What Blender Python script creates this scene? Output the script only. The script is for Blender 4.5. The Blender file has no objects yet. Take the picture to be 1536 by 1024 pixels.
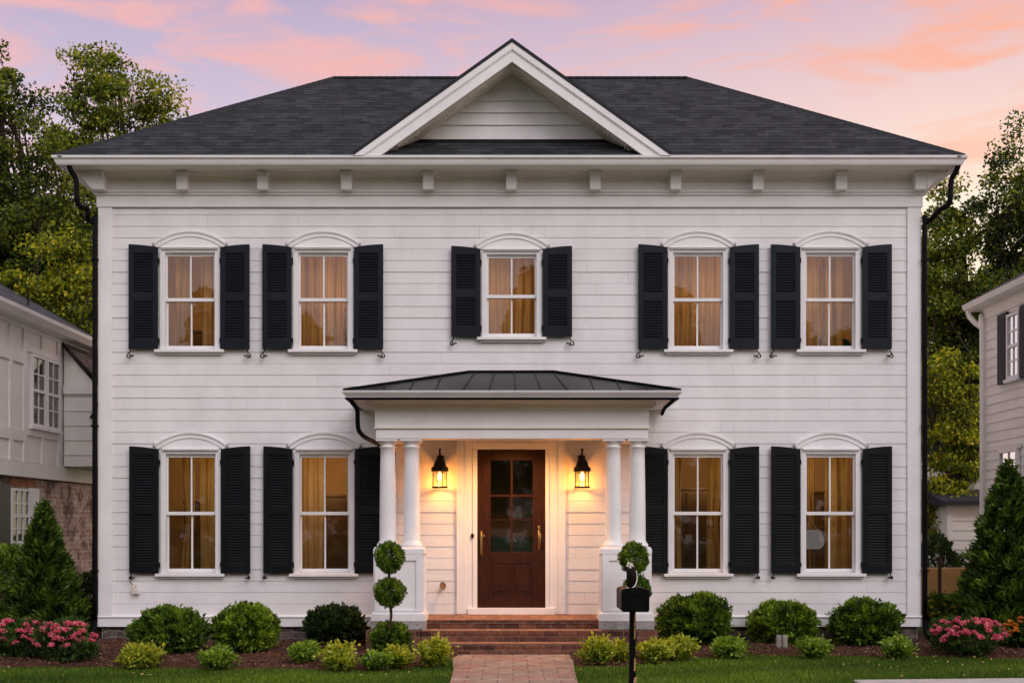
import bpy, math, random
import numpy as np
from mathutils import Vector, Matrix
random.seed(7)
R = math.radians
SC = bpy.context.scene
COL = SC.collection

# ------------------------------------------------------------------ helpers
CAM_D, EYE, FPX = 17.0, 1.62, 1836.0          # camera stands 17 m from the facade
S0 = 1.0 / 108.0


def fx(px):            # facade plane x from the photo's column
    return (px - 768) * S0


def fz(py):            # facade plane z from the photo's row
    return EYE + (790 - py) * S0


def dx(px, d):
    return (px - 768) * d / FPX


def dz(py, d):
    return EYE + (790 - py) * d / FPX


class MB:
    """collects shapes and links them as one mesh object"""

    def __init__(s):
        s.v = []; s.f = []; s.uv = []; s.has_uv = False

    def poly(s, pts, uvs=None):
        n = len(s.v)
        s.v += [tuple(p) for p in pts]
        s.f.append(tuple(range(n, n + len(pts))))
        if uvs: s.has_uv = True
        s.uv.append(uvs or [(0, 0)] * len(pts))

    def box(s, x0, x1, y0, y1, z0, z1):
        x0, x1 = min(x0, x1), max(x0, x1); y0, y1 = min(y0, y1), max(y0, y1); z0, z1 = min(z0, z1), max(z0, z1)
        n = len(s.v)
        s.v += [(x0, y0, z0), (x1, y0, z0), (x1, y1, z0), (x0, y1, z0), (x0, y0, z1), (x1, y0, z1), (x1, y1, z1), (x0, y1, z1)]
        for f in ((0, 3, 2, 1), (4, 5, 6, 7), (0, 1, 5, 4), (1, 2, 6, 5), (2, 3, 7, 6), (3, 0, 4, 7)):
            s.f.append(tuple(n + i for i in f)); s.uv.append([(0, 0)] * 4)
        return s

    def prism(s, prof, axis, a, b):
        """extrude a closed 2D profile; axis 'x': prof=(y,z); 'y': prof=(x,z); 'z': prof=(x,y)"""
        def P(p, t):
            if axis == 'x': return (t, p[0], p[1])
            if axis == 'y': return (p[0], t, p[1])
            return (p[0], p[1], t)
        n = len(s.v); k = len(prof)
        s.v += [P(p, a) for p in prof] + [P(p, b) for p in prof]
        area = sum(prof[i][0] * prof[(i + 1) % k][1] - prof[(i + 1) % k][0] * prof[i][1] for i in range(k))
        flip = (area > 0) == (axis in ('x', 'z'))
        if b < a: flip = not flip
        A = tuple(range(n, n + k)); B = tuple(range(n + k, n + 2 * k))
        s.f.append(A[::-1] if flip else A); s.uv.append([(0, 0)] * k)
        s.f.append(B if flip else B[::-1]); s.uv.append([(0, 0)] * k)
        for i in range(k):
            j = (i + 1) % k
            q = (A[i], A[j], B[j], B[i])
            s.f.append(q if flip else q[::-1]); s.uv.append([(0, 0)] * 4)
        return s

    def lathe(s, prof, cx, cy, n=20, z0=0):
        m = len(s.v)
        for r, z in prof:
            for i in range(n):
                a = 2 * math.pi * i / n
                s.v.append((cx + r * math.cos(a), cy + r * math.sin(a), z0 + z))
        for k in range(len(prof) - 1):
            for i in range(n):
                j = (i + 1) % n
                s.f.append((m + k * n + i, m + k * n + j, m + (k + 1) * n + j, m + (k + 1) * n + i)); s.uv.append([(0, 0)] * 4)
        s.f.append(tuple(m + i for i in range(n))[::-1]); s.uv.append([(0, 0)] * n)
        t = m + (len(prof) - 1) * n
        s.f.append(tuple(t + i for i in range(n))); s.uv.append([(0, 0)] * n)
        return s

    def tube(s, pts, rad, n=8):
        pts = [Vector(p) for p in pts]
        if not isinstance(rad, (list, tuple)): rad = [rad] * len(pts)
        m = len(s.v)
        a = None
        for i, p in enumerate(pts):
            t = (pts[min(i + 1, len(pts) - 1)] - pts[max(i - 1, 0)])
            t = t.normalized() if t.length > 1e-9 else Vector((0, 0, 1))
            if a is None:
                a = t.cross(Vector((0.13, 0.21, 1)))
                if a.length < .1: a = t.cross(Vector((1, 0, 0)))
            a = a - t * a.dot(t)          # carry the ring frame along, no twist
            if a.length < 1e-4: a = t.cross(Vector((0, 1, .3)))
            a.normalize(); b = t.cross(a)
            for k in range(n):
                c = 2 * math.pi * k / n
                s.v.append(tuple(p + (a * math.cos(c) + b * math.sin(c)) * rad[i]))
        for i in range(len(pts) - 1):
            for k in range(n):
                l = (k + 1) % n
                s.f.append((m + i * n + k, m + (i + 1) * n + k, m + (i + 1) * n + l, m + i * n + l)); s.uv.append([(0, 0)] * 4)
        s.f.append(tuple(m + k for k in range(n))); s.uv.append([(0, 0)] * n)
        e = m + (len(pts) - 1) * n
        s.f.append(tuple(e + k for k in range(n))[::-1]); s.uv.append([(0, 0)] * n)
        return s

    def build(s, name, mat, parent=None, smooth=False, bevel=0):
        me = bpy.data.meshes.new(name)
        me.from_pydata(s.v, [], s.f)
        if s.has_uv:
            ul = me.uv_layers.new(name='UVMap')
            i = 0
            for u in s.uv:
                for q in u:
                    ul.data[i].uv = q; i += 1
        if mat: me.materials.append(mat)
        if smooth:
            me.polygons.foreach_set('use_smooth', [len(p.vertices) <= 4 for p in me.polygons])
        me.update()
        o = bpy.data.objects.new(name, me)
        COL.objects.link(o)
        if parent is not None:
            o.parent = parent
            o.matrix_parent_inverse = Matrix.Translation(-parent_world(parent))
        if bevel:
            b = o.modifiers.new('Bevel', 'BEVEL'); b.width = bevel; b.segments = 2; b.limit_method = 'ANGLE'
        return o


def parent_world(p):
    w = Vector((0, 0, 0))
    while p is not None:
        w += p.location + p.matrix_parent_inverse.translation
        p = p.parent
    return w


def smooth_path(pts, n=6):
    """Catmull-Rom through points"""
    P = [Vector(p) for p in pts]; out = []
    for i in range(len(P) - 1):
        a, b, c, d = P[max(i - 1, 0)], P[i], P[i + 1], P[min(i + 2, len(P) - 1)]
        for k in range(n):
            t = k / n
            out.append(0.5 * ((2 * b) + (c - a) * t + (2 * a - 5 * b + 4 * c - d) * t * t + (3 * b - a - 3 * c + d) * t ** 3))
    out.append(P[-1]); return out


def tag(o, label=None, cat=None, group=None, kind=None):
    if label: o['label'] = label
    if cat: o['category'] = cat
    if group: o['group'] = group
    if kind: o['kind'] = kind
    return o


def thing(name, label, cat, loc=(0, 0, 0), group=None):
    o = bpy.data.objects.new(name, None); COL.objects.link(o)
    o.location = loc; o.empty_display_size = .2
    return tag(o, label, cat, group)


# ------------------------------------------------------------------ materials
def mat(name):
    m = bpy.data.materials.new(name); m.use_nodes = True
    nt = m.node_tree; nt.nodes.clear()
    out = nt.nodes.new('ShaderNodeOutputMaterial')
    return m, nt, out


def N(nt, t, **kw):
    n = nt.nodes.new(t)
    for k, v in kw.items():
        if k.startswith('i_'):
            n.inputs[k[2:].replace('_', ' ')].default_value = v
        else: setattr(n, k, v)
    return n


def rgb(r, g, b): return (r, g, b, 1)


def paint(name, c1, c2, rough=.6, scale=3.0, bump=.1, bscale=60, spec=.3, detail=4, stretch=(1, 1, 1)):
    m, nt, out = mat(name)
    tc = N(nt, 'ShaderNodeTexCoord'); mp = N(nt, 'ShaderNodeMapping'); mp.inputs['Scale'].default_value = stretch
    nt.links.new(tc.outputs['Object'], mp.inputs['Vector'])
    n1 = N(nt, 'ShaderNodeTexNoise', i_Scale=scale, i_Detail=detail, i_Roughness=.6)
    n2 = N(nt, 'ShaderNodeTexNoise', i_Scale=bscale, i_Detail=3)
    nt.links.new(mp.outputs[0], n1.inputs['Vector']); nt.links.new(mp.outputs[0], n2.inputs['Vector'])
    cr = N(nt, 'ShaderNodeValToRGB'); cr.color_ramp.elements[0].position = .3; cr.color_ramp.elements[1].position = .7
    cr.color_ramp.elements[0].color = rgb(*c1); cr.color_ramp.elements[1].color = rgb(*c2)
    nt.links.new(n1.outputs['Fac'], cr.inputs['Fac'])
    p = N(nt, 'ShaderNodeBsdfPrincipled'); p.inputs['Roughness'].default_value = rough
    p.inputs['Specular IOR Level'].default_value = spec
    nt.links.new(cr.outputs[0], p.inputs['Base Color'])
    b = N(nt, 'ShaderNodeBump', i_Strength=bump, i_Distance=.01)
    nt.links.new(n2.outputs['Fac'], b.inputs['Height']); nt.links.new(b.outputs[0], p.inputs['Normal'])
    nt.links.new(p.outputs[0], out.inputs[0])
    return m


def brick(name, c1, c2, mortar, bw, bh, ms, bump=.5, use_uv=True, rough=.85, noise_amt=.5, freq=2, offset=.5, nscale=6, squash=1, distort=0.0, blotch=None, plane=None):
    m, nt, out = mat(name)
    tc = N(nt, 'ShaderNodeTexCoord')
    vec = tc.outputs['UV' if use_uv else 'Object']
    if plane:                       # which object axes run along / up the courses
        sx = N(nt, 'ShaderNodeSeparateXYZ'); cb = N(nt, 'ShaderNodeCombineXYZ')
        nt.links.new(vec, sx.inputs[0])
        nt.links.new(sx.outputs[plane[0]], cb.inputs[0]); nt.links.new(sx.outputs[plane[1]], cb.inputs[1])
        vec = cb.outputs[0]
    if distort:
        dn = N(nt, 'ShaderNodeTexNoise', i_Scale=2.5, i_Detail=3)
        nt.links.new(vec, dn.inputs['Vector'])
        sc = N(nt, 'ShaderNodeVectorMath', operation='SCALE'); sc.inputs['Scale'].default_value = distort
        nt.links.new(dn.outputs['Color'], sc.inputs[0])
        ad = N(nt, 'ShaderNodeVectorMath', operation='ADD')
        nt.links.new(vec, ad.inputs[0]); nt.links.new(sc.outputs[0], ad.inputs[1]); vec = ad.outputs[0]
    bt = N(nt, 'ShaderNodeTexBrick', offset=offset, offset_frequency=freq, squash=squash)
    bt.inputs['Scale'].default_value = 1; bt.inputs['Brick Width'].default_value = bw; bt.inputs['Row Height'].default_value = bh
    bt.inputs['Mortar Size'].default_value = ms; bt.inputs['Mortar Smooth'].default_value = .3
    bt.inputs['Color1'].default_value = rgb(*c1); bt.inputs['Color2'].default_value = rgb(*c2); bt.inputs['Mortar'].default_value = rgb(*mortar)
    nt.links.new(vec, bt.inputs['Vector'])
    n1 = N(nt, 'ShaderNodeTexNoise', i_Scale=nscale, i_Detail=5, i_Roughness=.65)
    nt.links.new(vec, n1.inputs['Vector'])
    mr = N(nt, 'ShaderNodeMapRange'); mr.inputs['From Min'].default_value = .25; mr.inputs['From Max'].default_value = .75
    mr.inputs['To Min'].default_value = 1 - noise_amt; mr.inputs['To Max'].default_value = 1 + noise_amt
    nt.links.new(n1.outputs['Fac'], mr.inputs['Value'])
    mu = N(nt, 'ShaderNodeVectorMath', operation='SCALE')
    nt.links.new(bt.outputs['Color'], mu.inputs[0]); nt.links.new(mr.outputs[0], mu.inputs['Scale'])
    col = mu.outputs[0]
    if blotch:
        n3 = N(nt, 'ShaderNodeTexNoise', i_Scale=blotch[1], i_Detail=6, i_Roughness=.7); nt.links.new(vec, n3.inputs['Vector'])
        r3 = N(nt, 'ShaderNodeMapRange'); r3.inputs['From Min'].default_value = .48; r3.inputs['From Max'].default_value = .6
        r3.inputs['To Max'].default_value = blotch[2]
        nt.links.new(n3.outputs['Fac'], r3.inputs['Value'])
        mx = N(nt, 'ShaderNodeMix', data_type='RGBA'); mx.inputs[7].default_value = rgb(*blotch[0])
        nt.links.new(r3.outputs[0], mx.inputs[0]); nt.links.new(col, mx.inputs[6]); col = mx.outputs[2]
    p = N(nt, 'ShaderNodeBsdfPrincipled'); p.inputs['Roughness'].default_value = rough; p.inputs['Specular IOR Level'].default_value = .25
    nt.links.new(col, p.inputs['Base Color'])
    ma = N(nt, 'ShaderNodeMath', operation='MULTIPLY_ADD'); ma.inputs[1].default_value = -1.0
    nt.links.new(bt.outputs['Fac'], ma.inputs[0]); nt.links.new(n1.outputs['Fac'], ma.inputs[2])
    b = N(nt, 'ShaderNodeBump', i_Strength=bump, i_Distance=.02)
    nt.links.new(ma.outputs[0], b.inputs['Height']); nt.links.new(b.outputs[0], p.inputs['Normal'])
    nt.links.new(p.outputs[0], out.inputs[0])
    return m


def leafmat(name, cols, trans=.35, rough=.55, tcol=1.6):
    """cols: list of 3-4 leaf colours picked per leaf"""
    m, nt, out = mat(name)
    at = N(nt, 'ShaderNodeAttribute', attribute_name='rnd')
    cr = N(nt, 'ShaderNodeValToRGB')
    e = cr.color_ramp.elements
    while len(e) < len(cols): e.new(.5)
    for i, c in enumerate(cols):
        e[i].position = i / (len(cols) - 1); e[i].color = rgb(*c)
    nt.links.new(at.outputs['Fac'], cr.inputs['Fac'])
    p = N(nt, 'ShaderNodeBsdfPrincipled'); p.inputs['Roughness'].default_value = rough; p.inputs['Specular IOR Level'].default_value = .35
    nt.links.new(cr.outputs[0], p.inputs['Base Color'])
    t = N(nt, 'ShaderNodeBsdfTranslucent')
    sc = N(nt, 'ShaderNodeVectorMath', operation='MULTIPLY'); sc.inputs[1].default_value = (tcol, tcol * 1.05, tcol * .5)
    nt.links.new(cr.outputs[0], sc.inputs[0]); nt.links.new(sc.outputs[0], t.inputs['Color'])
    mx = N(nt, 'ShaderNodeMixShader'); mx.inputs[0].default_value = trans
    nt.links.new(p.outputs[0], mx.inputs[1]); nt.links.new(t.outputs[0], mx.inputs[2]); nt.links.new(mx.outputs[0], out.inputs[0])
    return m


def glassmat(name, tint=(1, 1, 1), refl=.11, rough=.02, wobble=.0016):
    m, nt, out = mat(name)
    fr = N(nt, 'ShaderNodeFresnel', i_IOR=1.5)
    ma = N(nt, 'ShaderNodeMath', operation='MULTIPLY_ADD'); ma.inputs[1].default_value = 1.0; ma.inputs[2].default_value = refl - .04
    nt.links.new(fr.outputs[0], ma.inputs[0])
    tr = N(nt, 'ShaderNodeBsdfTransparent'); tr.inputs[0].default_value = rgb(*tint)
    gl = N(nt, 'ShaderNodeBsdfGlossy'); gl.inputs['Roughness'].default_value = rough
    gl.inputs['Color'].default_value = (.95, .95, .95, 1)
    tc = N(nt, 'ShaderNodeTexCoord'); n1 = N(nt, 'ShaderNodeTexNoise', i_Scale=4.0, i_Detail=2)
    nt.links.new(tc.outputs['Object'], n1.inputs['Vector'])
    b = N(nt, 'ShaderNodeBump', i_Strength=wobble * 10, i_Distance=.03); nt.links.new(n1.outputs['Fac'], b.inputs['Height'])
    nt.links.new(b.outputs[0], gl.inputs['Normal'])
    mx = N(nt, 'ShaderNodeMixShader')
    nt.links.new(ma.outputs[0], mx.inputs[0]); nt.links.new(tr.outputs[0], mx.inputs[1]); nt.links.new(gl.outputs[0], mx.inputs[2])
    nt.links.new(mx.outputs[0], out.inputs[0])
    return m


def emis(name, col, st):
    m, nt, out = mat(name)
    e = N(nt, 'ShaderNodeEmission'); e.inputs[0].default_value = rgb(*col); e.inputs[1].default_value = st
    nt.links.new(e.outputs[0], out.inputs[0]); return m


def fabric(name, c1, c2, trans=.5):
    m, nt, out = mat(name)
    tc = N(nt, 'ShaderNodeTexCoord'); n1 = N(nt, 'ShaderNodeTexNoise', i_Scale=5.0, i_Detail=5)
    nt.links.new(tc.outputs['Object'], n1.inputs['Vector'])
    mx0 = N(nt, 'ShaderNodeMix', data_type='RGBA'); mx0.inputs[6].default_value = rgb(*c1); mx0.inputs[7].default_value = rgb(*c2)
    nt.links.new(n1.outputs['Fac'], mx0.inputs[0])
    d = N(nt, 'ShaderNodeBsdfDiffuse'); t = N(nt, 'ShaderNodeBsdfTranslucent')
    nt.links.new(mx0.outputs[2], d.inputs[0]); nt.links.new(mx0.outputs[2], t.inputs[0])
    mx = N(nt, 'ShaderNodeMixShader'); mx.inputs[0].default_value = trans
    nt.links.new(d.outputs[0], mx.inputs[1]); nt.links.new(t.outputs[0], mx.inputs[2]); nt.links.new(mx.outputs[0], out.inputs[0])
    return m


def shingles(name):
    """laminated shingles: course shadow lines darkened into the colour, broken by the tabs, tab-to-tab tone changes"""
    m, nt, out = mat(name)
    L = nt.links.new
    tc = N(nt, 'ShaderNodeTexCoord')
    wn = N(nt, 'ShaderNodeTexNoise', i_Scale=1.2, i_Detail=3); L(tc.outputs['UV'], wn.inputs['Vector'])
    sub = N(nt, 'ShaderNodeVectorMath', operation='SCALE'); sub.inputs['Scale'].default_value = .045; L(wn.outputs['Color'], sub.inputs[0])
    add = N(nt, 'ShaderNodeVectorMath', operation='ADD'); L(tc.outputs['UV'], add.inputs[0]); L(sub.outputs[0], add.inputs[1])
    bt = N(nt, 'ShaderNodeTexBrick', offset=.41, offset_frequency=2, squash=.7, squash_frequency=3)
    for k, v in (('Scale', 1), ('Brick Width', .24), ('Row Height', .142), ('Mortar Size', .002), ('Mortar Smooth', .5)): bt.inputs[k].default_value = v
    bt.inputs['Color1'].default_value = rgb(.024, .026, .030); bt.inputs['Color2'].default_value = rgb(.050, .053, .058); bt.inputs['Mortar'].default_value = rgb(.028, .028, .034)
    L(add.outputs[0], bt.inputs['Vector'])
    sx = N(nt, 'ShaderNodeSeparateXYZ'); L(add.outputs[0], sx.inputs[0])
    def ma(op, a, b=None, c=None, cl=False):
        n = N(nt, 'ShaderNodeMath', operation=op, use_clamp=cl)
        for i, v in enumerate((a, b, c)):
            if v is None: continue
            if isinstance(v, (int, float)): n.inputs[i].default_value = v
            else: L(v, n.inputs[i])
        return n.outputs[0]
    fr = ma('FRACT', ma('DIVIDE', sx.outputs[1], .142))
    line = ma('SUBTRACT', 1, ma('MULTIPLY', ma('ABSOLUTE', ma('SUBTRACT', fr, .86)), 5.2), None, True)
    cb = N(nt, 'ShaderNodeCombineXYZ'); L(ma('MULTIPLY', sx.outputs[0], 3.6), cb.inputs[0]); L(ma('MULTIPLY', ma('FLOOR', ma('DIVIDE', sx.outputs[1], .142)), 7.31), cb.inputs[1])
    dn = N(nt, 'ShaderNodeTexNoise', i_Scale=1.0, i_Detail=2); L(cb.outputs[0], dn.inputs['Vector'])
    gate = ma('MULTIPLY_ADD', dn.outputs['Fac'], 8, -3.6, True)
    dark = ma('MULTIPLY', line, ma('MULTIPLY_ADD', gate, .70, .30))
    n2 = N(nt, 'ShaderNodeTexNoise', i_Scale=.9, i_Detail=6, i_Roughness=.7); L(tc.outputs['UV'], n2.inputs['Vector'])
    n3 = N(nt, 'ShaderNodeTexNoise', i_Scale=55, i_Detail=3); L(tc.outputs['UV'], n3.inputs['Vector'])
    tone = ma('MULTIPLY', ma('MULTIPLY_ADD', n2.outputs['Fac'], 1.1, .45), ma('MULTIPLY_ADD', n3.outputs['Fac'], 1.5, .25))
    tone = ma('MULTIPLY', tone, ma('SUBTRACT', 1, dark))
    mu = N(nt, 'ShaderNodeVectorMath', operation='SCALE'); L(bt.outputs['Color'], mu.inputs[0]); L(tone, mu.inputs['Scale'])
    p = N(nt, 'ShaderNodeBsdfPrincipled'); p.inputs['Roughness'].default_value = .9; p.inputs['Specular IOR Level'].default_value = .12
    L(mu.outputs[0], p.inputs['Base Color'])
    b = N(nt, 'ShaderNodeBump', i_Strength=.7, i_Distance=.02); L(ma('ADD', ma('MULTIPLY', fr, -1.0), ma('MULTIPLY', n3.outputs['Fac'], .5)), b.inputs['Height']); L(b.outputs[0], p.inputs['Normal'])
    L(p.outputs[0], out.inputs[0])
    return m


M = {}
M['siding'] = paint('white_siding_paint', (.69, .665, .67), (.82, .795, .80), .55, 1.1, .3, 40, .3, 8, (1.6, 1, .8))
M['trim'] = paint('white_trim_paint', (.735, .715, .72), (.835, .815, .82), .5, 2.0, .08, 80)
M['soffit'] = paint('cream_soffit_paint', (.77, .70, .64), (.86, .79, .73), .6, 2.0, .08, 80)
M['shutter'] = paint('blue_black_shutter_paint', (.0075, .0092, .0150), (.0115, .0135, .0215), .36, 3, .12, 90, .16)
M['shutter_low'] = paint('black_shutter_paint', (.0055, .0065, .0080), (.0090, .0102, .0125), .36, 3, .12, 90, .16)
M['black'] = paint('black_metal', (.0025, .0025, .0028), (.006, .0056, .0055), .4, 8, .2, 60, .08)
M['iron'] = paint('dark_bronze', (.004, .003, .002), (.012, .008, .006), .45, 14, .3, 60, .12)
M['seam'] = paint('charcoal_roof_metal', (.020, .020, .023), (.036, .035, .040), .45, 2.5, .15, 30, .25)
M['shingle'] = shingles('charcoal_shingles')
M['redbrick'] = brick('red_step_brick', (.20, .075, .045), (.075, .030, .021), (.19, .13, .10), .205, .075, .006, bump=.7, noise_amt=.55, nscale=9, use_uv=True, distort=.012)
M['tread'] = brick('worn_brick_tread', (.34, .165, .105), (.23, .105, .068), (.22, .14, .10), .10, .36, .006, bump=.4, noise_amt=.4, nscale=7, use_uv=True)
M['stone'] = brick('grey_foundation_stone', (.15, .115, .10), (.075, .06, .055), (.20, .16, .14), .23, .085, .014, bump=1.0, noise_amt=.75, nscale=14, use_uv=False, plane=(0, 2), distort=.16, rough=.95)
M['granite'] = paint('grey_stone_block', (.20, .19, .18), (.42, .40, .39), .9, 26, .8, 60, .2, 6)
M['paver'] = brick('tan_pink_pavers', (.38, .27, .21), (.29, .20, .155), (.15, .10, .075), .33, .20, .008, bump=.6, noise_amt=.4, nscale=5, use_uv=True, distort=.035, blotch=((.36, .15, .125), 1.9, .6))
M['nbrick'] = brick('weathered_brick', (.40, .25, .20), (.55, .43, .37), (.58, .51, .46), .30, .085, .014, bump=1.0, noise_amt=.6, nscale=8, use_uv=False, plane=(1, 2), distort=.05, blotch=((.06, .035, .028), 2.2, .8))
M['nbrick_front'] = brick('weathered_brick_front', (.40, .25, .20), (.55, .43, .37), (.58, .51, .46), .30, .085, .014, bump=1.0, noise_amt=.6, nscale=8, use_uv=False, plane=(0, 2), distort=.05, blotch=((.06, .035, .028), 2.2, .8))
M['orangebrick'] = brick('orange_brick_lintel', (.40, .17, .09), (.32, .13, .07), (.20, .11, .07), .09, .4, .008, bump=.6, noise_amt=.3, use_uv=False, plane=(1, 2))
M['nshingle'] = brick('slate_grey_shingles', (.045, .045, .058), (.085, .082, .098), (.03, .03, .038), .33, .14, .008, bump=.7, noise_amt=.4, nscale=4)
M['brownshingle'] = brick('brown_striped_shingles', (.10, .075, .066), (.17, .13, .12), (.035, .026, .024), .5, .11, .02, bump=.8, noise_amt=.4, nscale=6)
M['nwhite'] = paint('warm_white_board_paint', (.76, .72, .68), (.85, .81, .77), .6, 2.5, .2, 40, .3, 5)
M['tan'] = paint('ochre_garden_wall', (.34, .19, .07), (.48, .28, .12), .85, 2.0, .4, 30, .2, 5)
M['mulch'] = paint('brown_mulch', (.040, .019, .012), (.14, .068, .042), .95, 16, 1.0, 60, .1, 8)
M['chip'] = leafmat('mulch_chips', [(.035, .016, .011), (.11, .05, .032), (.19, .09, .055), (.07, .033, .022)], 0.0, .9)
M['litter'] = leafmat('dry_leaves', [(.16, .09, .03), (.30, .20, .06), (.42, .32, .10), (.22, .10, .05)], 0.0, .8)
M['soil'] = paint('lawn_soil_green', (.030, .050, .008), (.062, .095, .012), .95, 9, .8, 50, .1, 8)
M['conc'] = paint('pale_concrete', (.42, .38, .35), (.56, .51, .47), .9, 5, .4, 70, .2, 7)
M['wood'] = paint('dark_mahogany', (.024, .0082, .0050), (.052, .0165, .0095), .38, 5, .15, 50, .15, 6, (6, 6, .8))
M['bark'] = paint('tree_bark', (.022, .016, .012), (.07, .052, .038), .95, 9, 1.0, 30, .1, 6, (1, 1, .3))
M['stem'] = paint('topiary_bark', (.03, .018, .012), (.08, .05, .032), .9, 20, .8, 60, .1)
M['brass'] = paint('worn_brass', (.30, .17, .06), (.50, .34, .15), .35, 20, .3, 60, .6)
for nd in M['brass'].node_tree.nodes:
    if nd.type == 'BSDF_PRINCIPLED': nd.inputs['Metallic'].default_value = .9
M['ghost'] = paint('aged_white_enamel', (.55, .50, .42), (.72, .68, .60), .4, 14, .2, 60)
M['post'] = paint('grey_weathered_wood', (.20, .18, .16), (.36, .33, .29), .9, 12, .8, 40, .1, 6, (1, 1, .2))
M['glass'] = glassmat('window_glass', (.94, .92, .89), .085)
M['doorglass'] = glassmat('door_glass', (.80, .78, .74), .12, .04, .004)
M['lampglass'] = glassmat('lamp_glass', (1, .86, .6), .06, .2)
M['bulb'] = emis('lit_bulb', (1, .62, .17), 9)
M['curtain'] = fabric('gold_curtain', (.50, .34, .13), (.66, .46, .19), .45)
M['curtain_pale'] = fabric('pale_tan_curtain', (.58, .40, .19), (.72, .52, .27), .45)
M['roomwall'] = paint('interior_plaster', (.50, .32, .16), (.56, .37, .20), .8, 2, .1, 40)
M['darkwood'] = paint('interior_dark_wood', (.05, .025, .012), (.09, .045, .02), .5, 3, .1, 40)
M['green'] = paint('green_upholstery', (.012, .045, .030), (.02, .07, .045), .8, 6, .2, 60)
M['shade'] = emis('lampshade_cloth', (.62, .56, .54), .20)
M['sheer'] = fabric('greenish_sheer', (.40, .40, .24), (.5, .5, .3), .4)

# foliage
M['box_mid'] = leafmat('boxwood_mid', [(.010, .024, .003), (.056, .115, .010), (.17, .27, .020), (.38, .52, .05)])
M['box_bright'] = leafmat('boxwood_bright', [(.020, .040, .004), (.10, .17, .011), (.24, .36, .024), (.42, .58, .055)])
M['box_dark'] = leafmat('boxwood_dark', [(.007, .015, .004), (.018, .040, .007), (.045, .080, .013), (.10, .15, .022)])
M['low'] = leafmat('yellow_green_leaves', [(.05, .085, .010), (.15, .205, .017), (.35, .39, .032), (.62, .56, .06)])
M['low_green'] = leafmat('fresh_green_leaves', [(.025, .055, .008), (.09, .16, .016), (.20, .31, .03), (.38, .50, .055)])
M['conifer'] = leafmat('arborvitae_leaves', [(.008, .022, .004), (.036, .080, .009), (.11, .185, .016), (.29, .40, .035)], .25)
M['flowerleaf'] = leafmat('geranium_leaves', [(.012, .032, .006), (.035, .080, .012), (.08, .15, .022), (.17, .25, .035)])
M['pink'] = leafmat('pink_petals', [(.55, .05, .13), (.72, .10, .20), (.80, .20, .27), (.85, .38, .40)], .3, .6, 1.1)
M['orange'] = leafmat('orange_petals', [(.65, .13, .02), (.80, .26, .03), (.85, .42, .06), (.7, .1, .02)], .3, .6, 1.1)
M['yellow'] = leafmat('yellow_petals', [(.55, .40, .02), (.75, .58, .04), (.30, .35, .03), (.8, .65, .1)], .3, .6, 1.1)
M['white_petal'] = leafmat('white_petals', [(.6, .62, .55), (.75, .75, .68), (.8, .8, .75), (.6, .62, .5)], .3, .6, 1.0)
M['tree_dark'] = leafmat('maple_leaves_dark', [(.010, .021, .003), (.045, .075, .008), (.14, .185, .016), (.40, .40, .038)], .42)
M['tree_olive'] = leafmat('maple_leaves_olive', [(.020, .034, .004), (.095, .135, .012), (.24, .28, .026), (.56, .50, .06)], .45)
M['tree_gold'] = leafmat('golden_green_leaves', [(.022, .036, .004), (.13, .165, .011), (.36, .38, .022), (.80, .64, .055)], .45)
M['grass'] = leafmat('grass_blades', [(.035, .075, .006), (.070, .13, .009), (.12, .20, .014), (.24, .34, .028)], .3)

# ------------------------------------------------------------------ foliage generators
RNG = np.random.default_rng(11)


def unit(a): return a / np.maximum(np.linalg.norm(a, axis=1, keepdims=True), 1e-9)


def leaf_mesh(name, C, D, L, W, mat_, parent=None, rnd=None, rng=RNG, fold=.25):
    """C centres (N,3), D growth direction (N,3); each leaf a pointed, folded quad"""
    n = len(C); D = unit(D)
    r = unit(rng.normal(size=(n, 3)))
    side = unit(np.cross(D, r)); nor = np.cross(side, D)
    L = np.broadcast_to(np.asarray(L, float), (n,))[:, None]; W = np.broadcast_to(np.asarray(W, float), (n,))[:, None]
    base = C - D * L * .5
    tip = C + D * L * .5 - nor * L * .12
    l = C + side * W * .5 + nor * W * fold; rr = C - side * W * .5 + nor * W * fold
    V = np.stack([base, l, tip, rr], 1).reshape(-1, 3)
    me = bpy.data.meshes.new(name)
    me.vertices.add(4 * n); me.vertices.foreach_set('co', V.astype(np.float32).ravel())
    me.loops.add(4 * n); me.loops.foreach_set('vertex_index', np.arange(4 * n, dtype=np.int32))
    me.polygons.add(n); me.polygons.foreach_set('loop_start', np.arange(0, 4 * n, 4, dtype=np.int32))
    me.polygons.foreach_set('loop_total', np.full(n, 4, np.int32))
    a = me.attributes.new('rnd', 'FLOAT', 'FACE')
    if rnd is None: rnd = rng.random(n)
    a.data.foreach_set('value', np.clip(rnd, 0, 1).astype(np.float32))
    me.materials.append(mat_); me.update(calc_edges=True)
    o = bpy.data.objects.new(name, me); COL.objects.link(o)
    if parent is not None:
        o.parent = parent; o.matrix_parent_inverse = Matrix.Translation(-parent_world(parent))
    return o


def noise3(P, f, seed):
    """cheap smooth lump noise in -1..1"""
    g = np.random.default_rng(seed); s = np.zeros(len(P))
    for k in range(7):
        d = g.normal(size=3); d = d / np.linalg.norm(d) * f * g.uniform(.6, 1.6)
        s += np.sin(P @ d + g.uniform(0, 6.28))
    return s / 3.2


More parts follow.
